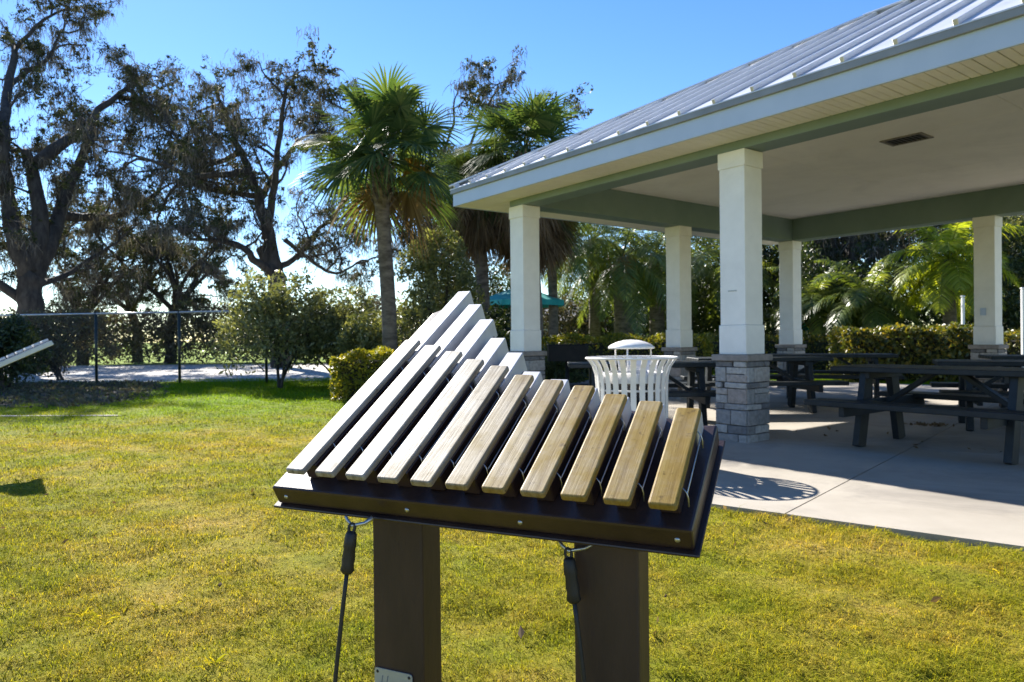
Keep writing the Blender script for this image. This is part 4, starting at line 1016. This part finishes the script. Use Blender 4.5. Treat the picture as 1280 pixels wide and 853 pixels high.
# ---- lawn blades
def lawn():
    rng = np.random.default_rng(5); PTS = []
    # density falls with distance, clump size grows
    for (y0, y1, dens, sz) in ((1.7, 3.2, 21000, 1.0), (3.2, 5, 11500, 1.2), (5, 8, 4600, 1.6), (8, 12, 1800, 2.2), (12, 19, 700, 3.0)):
        xa, xb = -.78*y1-.6, .78*y1+.6; n = int(dens*(y1-y0)*(xb-xa)); p = np.stack([rng.uniform(xa, xb, n), rng.uniform(y0, y1, n)], 1)
        p = p[np.abs(p[:, 0]) < .76*p[:, 1]+.6]; PTS.append(np.concatenate([p, np.full((len(p), 1), sz)], 1))
    p = np.concatenate(PTS)
    # keep off the slab and the mulch
    q = p[:, :2]-np.array([E0.x, E0.y]); A = np.array([[ed.x, jd.x], [ed.y, jd.y]]); st = q @ np.linalg.inv(A).T
    edge = .03*np.sin(st[:, 0]*9)+.03*np.sin(st[:, 0]*23+1)+.02*np.sin(st[:, 0]*51)+rng.normal(0, .02, len(p))+.015
    p = p[~((st[:, 1] > -.005+edge) & (st[:, 1] < 12.3) & (st[:, 0] > np.interp(st[:, 1], [0, 3.05, 6.1, 12.3], [-2.3, -4.9, -6.6, -8.5])+edge) & (st[:, 0] < 12.8))]
    wv = .35*np.sin(p[:, 0]*2.1+p[:, 1])+.2*np.sin(p[:, 0]*5.3)+rng.normal(0, .18, len(p))
    mul = (p[:, 0] < -6.7-.3*np.sin(p[:, 1]*2)+wv) & (p[:, 1] > 11.4+wv) & (p[:, 1]-11 < (-6.0-p[:, 0])*2.3+1.0+wv) & (rng.random(len(p)) > .12)
    p = p[~mul]
    p = p[~((p[:, 0] < -5.6) & (p[:, 1] > 10.02+(-5.6-p[:, 0])*.045) & (p[:, 1] < 10.06+(-5.6-p[:, 0])*.075) & (rng.random(len(p)) > .25))]
    # patchy height: low frequency fields
    def field(x, y, s):
        return (np.sin(x*s+1.3*np.sin(y*s*.7))+np.sin(y*s*1.3+1.7*np.sin(x*s*.6)+2)+np.sin((x+y)*s*.8+.5))/3
    x, y, sz = p.T; f1 = field(x, y, 9.0); f2 = field(x+3, y-1, 3.1)
    keep = rng.random(len(p)) < (.75+.3*f1+.15*f2); x, y, sz, f1, f2 = x[keep], y[keep], sz[keep], f1[keep], f2[keep]
    n = len(x); h = (.017+.006*f1+.004*f2).clip(.008)*rng.uniform(.55, 1.4, n)*(sz**.7); h = h*np.where(rng.random(n) < .035, rng.uniform(1.4, 2.4, n), 1)*np.clip(1+(y-10.5)*.25, 1, 1.7)
    a = rng.uniform(0, 6.283, n); lean = rng.uniform(.5, 2.6, n); w_ = .0023*sz*rng.uniform(.7, 1.3, n)
    d = np.stack([np.cos(a), np.sin(a), np.zeros(n)], 1); s_ = np.stack([-np.sin(a), np.cos(a), np.zeros(n)], 1)
    B = np.stack([x, y, ground_z(x, y)-.002], 1); up = np.array([0, 0, 1.])
    m1 = B+up*(h*.6)[:, None]+d*(h*lean*.25)[:, None]; t1 = B+up*h[:, None]*(1-.13*lean[:, None])+d*(h*lean*.9)[:, None]
    V = np.stack([B-s_*w_[:, None]*.5, B+s_*w_[:, None]*.5, m1+s_*w_[:, None]*.42, m1-s_*w_[:, None]*.42, t1], 1).reshape(-1, 3)
    b = np.arange(n)*5
    Q = np.stack([b, b+1, b+2, b+3], 1); T = np.stack([b+3, b+2, b+4, b+4], 1)
    # quads and triangles in one mesh
    me = bpy.data.meshes.new('grass'); me.vertices.add(len(V)); me.vertices.foreach_set('co', V.astype(np.float32).ravel())
    li = np.concatenate([Q, T[:, :3]], 1).ravel().astype(np.int32); me.loops.add(len(li)); me.loops.foreach_set('vertex_index', li)
    ls_ = np.stack([np.arange(n)*7, np.arange(n)*7+4], 1).ravel().astype(np.int32); me.polygons.add(2*n); me.polygons.foreach_set('loop_start', ls_)
    me.update(calc_edges=True); me.materials.append(M_grass); o = bpy.data.objects.new('grass', me); COL.objects.link(o)
    tag(o, 'short dry yellow green lawn grass', 'grass', kind='stuff'); print('blades', n)
lawn()

# ------------------------------------------------------------------ playground and houses beyond
def canopy(px, py, Y, r, label):
    c = at(px, py, Y); o = empty('shade_canopy', (c.x, c.y, 0), label=label, cat='canopy')
    m = MB(); n = 8; z = c.z
    ring = [Vector((r*math.cos(2*math.pi*k/n+.39), r*math.sin(2*math.pi*k/n+.39), z)) for k in range(n)]; ap = Vector((0, 0, z+r*.34))
    low = [q-Vector((0, 0, .18)) for q in ring]
    m.add(ring+[ap]+low, [(k, (k+1) % n, n) for k in range(n)]+[(n+1+k, n+1+(k+1) % n, (k+1) % n, k) for k in range(n)])
    m.build('canopy_cloth', M_teal, o)
    p = MB(); p.tube([(0, 0, 0), (0, 0, z+r*.3)], .07, 10); p.build('post', M_steel, o)
canopy(650, 377, 24.5, 1.6, 'teal pyramid shade canopy peeking out on both sides of the left column')
sp_ = at(1007, 425, 23); so = empty('playground_slide', (sp_.x, sp_.y, 0), label='teal playground slide just right of the back corner column', cat='slide')
m = MB(); m.beam((-.55, 0, 1.75), (.35, 0, .45), .5, .05, (0, 0, 1), .01); m.build('chute', M_slide, so)
for sy in (-1, 1):
    m = MB(); m.beam((-.55, sy*.26, 1.84), (.35, sy*.26, .54), .04, .22, (0, 0, 1), .01); m.build('side_wall', M_teal, so)
for sx in (-.5, .3):
    m = MB(); m.tube([(sx, 0, 0), (sx, 0, 1.7 if sx < 0 else .5)], .045, 8); m.build('leg', M_steel, so)
for px, pt, Y, lab in ((1204, 372, 17, 'slim white post seen just left of the right back column'), (1279, 362, 15, 'slim white post at the right edge of the frame')):
    q = at(px, 440, Y); zt = at(px, pt, Y).z; o = empty('white_post', (q.x, q.y, 0), label=lab, cat='post', group='white posts beyond the hedge')
    m = MB(); m.box((0, 0, zt/2), (.06, .06, zt), None, .006); m.build('shaft', M_white, o); m = MB(); m.box((0, 0, zt+.025), (.08, .08, .03), None, .008); m.build('cap', M_white, o)
def house(px, Y, w_, d_, hw, hr, label):
    q = at(px, 440, Y); o = empty('house', (q.x, q.y, 0), R(12), label=label, cat='house', group='houses beyond the park')
    m = MB(); m.box((0, 0, hw/2), (w_, d_, hw)); m.build('wall', M_stucco, o)
    m = MB(); a, b_ = w_/2+.5, d_/2+.5; k = b_*.95
    m.add([(-a, -b_, hw), (a, -b_, hw), (a, b_, hw), (-a, b_, hw), (-a+k, 0, hw+hr), (a-k, 0, hw+hr)], [(0, 1, 5, 4), (2, 3, 4, 5), (1, 2, 5), (3, 0, 4), (3, 2, 1, 0)]); m.build('roof', M_shingle, o)
    for i in range(4):
        m = MB(); x = -w_*.36+i*w_*.24; m.box((x, -d_/2-.03, hw*.55), (1.1, .06, 1.2)); wi = m.build('window', M_white, o)
        m = MB(); m.box((x, -d_/2-.065, hw*.55), (.95, .02, 1.05)); m.build('pane', M_glass, wi)
house(715, 52, 12, 8, 2.1, 1.7, 'grey roofed house far behind the palms right of the left column')
house(640, 60, 11, 8, 2.2, 1.6, 'farther house with a grey roof hidden behind the left column')

# ---- fallen leaves on the slab
def litter():
    rng = np.random.default_rng(3); pts = []
    for (px, py, n, sp2) in ((1153, 531, 40, .07), (1172, 532, 22, .06), (1040, 540, 6, .3), (1230, 560, 8, .3)):
        g = gpoint(px, py, .02); pts.append(np.array([g.x, g.y, .024])+rng.normal(0, 1, (n, 3))*np.array([sp2, sp2, .006]))
    V, Fs = leaf_quads(np.concatenate(pts), .05, .5, 0, rng); V[:, 2] = np.maximum(V[:, 2], .016)
    o = mesh_np('leaf_litter', V, Fs, M_dead); tag(o, 'small heap of dry brown leaves under the nearest table', 'leaves', kind='stuff')
    pts = np.stack([rng.uniform(-6, 4, 260), rng.uniform(2.3, 10, 260), np.full(260, .03)], 1)
    mp = np.stack([rng.uniform(-14, -6.2, 9000), rng.uniform(11.0, 18, 9000), rng.uniform(.01, .07, 9000)], 1); wv = .3*np.sin(mp[:, 0]*2.1+mp[:, 1])+.2*np.sin(mp[:, 0]*5.3)+rng.normal(0, .3, len(mp)); mp = mp[(mp[:, 1]-11.2 < (-6.3-mp[:, 0])*2.3+1.0+wv) & (mp[:, 0] < -6.6+wv) & (mp[:, 1] > 11.3+wv)]
    V, Fs = leaf_quads(mp, .09, .45, 0, rng); o = mesh_np('mulch_litter', V, Fs, M_scrub); tag(o, 'dry leaf litter under the massive left oak', 'leaves', kind='stuff')
    q = pts[:, :2]-np.array([E0.x, E0.y]); A = np.array([[ed.x, jd.x], [ed.y, jd.y]]); st = q @ np.linalg.inv(A).T; pts = pts[st[:, 1] < -.1]
    V, Fs = leaf_quads(pts, .035, .5, 0, rng); o = mesh_np('fallen_leaves', V, Fs, M_dead); tag(o, 'few dry leaves scattered over the lawn', 'leaves', kind='stuff')
litter()
def weeds():
    rng = np.random.default_rng(12); n = 70; x = rng.uniform(-5.5, 4, n); y = rng.uniform(2.2, 9, n)
    x = np.append(x, [gpoint(100, 775).x, gpoint(105, 772).x]); y = np.append(y, [gpoint(100, 775).y, gpoint(105, 772).y])
    ok = ~on_slab(x, y, .1); x, y = x[ok], y[ok]; m = 16
    A = np.repeat(np.stack([x, y, ground_z(x, y)+.006], 1), m, 0); A += rng.normal(0, .018, A.shape)*np.array([1, 1, .1])
    d = rng.normal(0, 1, A.shape); d[:, 2] = np.abs(d[:, 2])*.8+.35
    V, Fs = ribbons(A, rng.uniform(.03, .075, len(A)), rng.uniform(.005, .010, len(A)), d, rng, 3, .3)
    o = mesh_np('weeds', V, Fs, M_grass); tag(o, 'small grey green weed tufts scattered in the lawn', 'weeds', kind='stuff')
weeds()
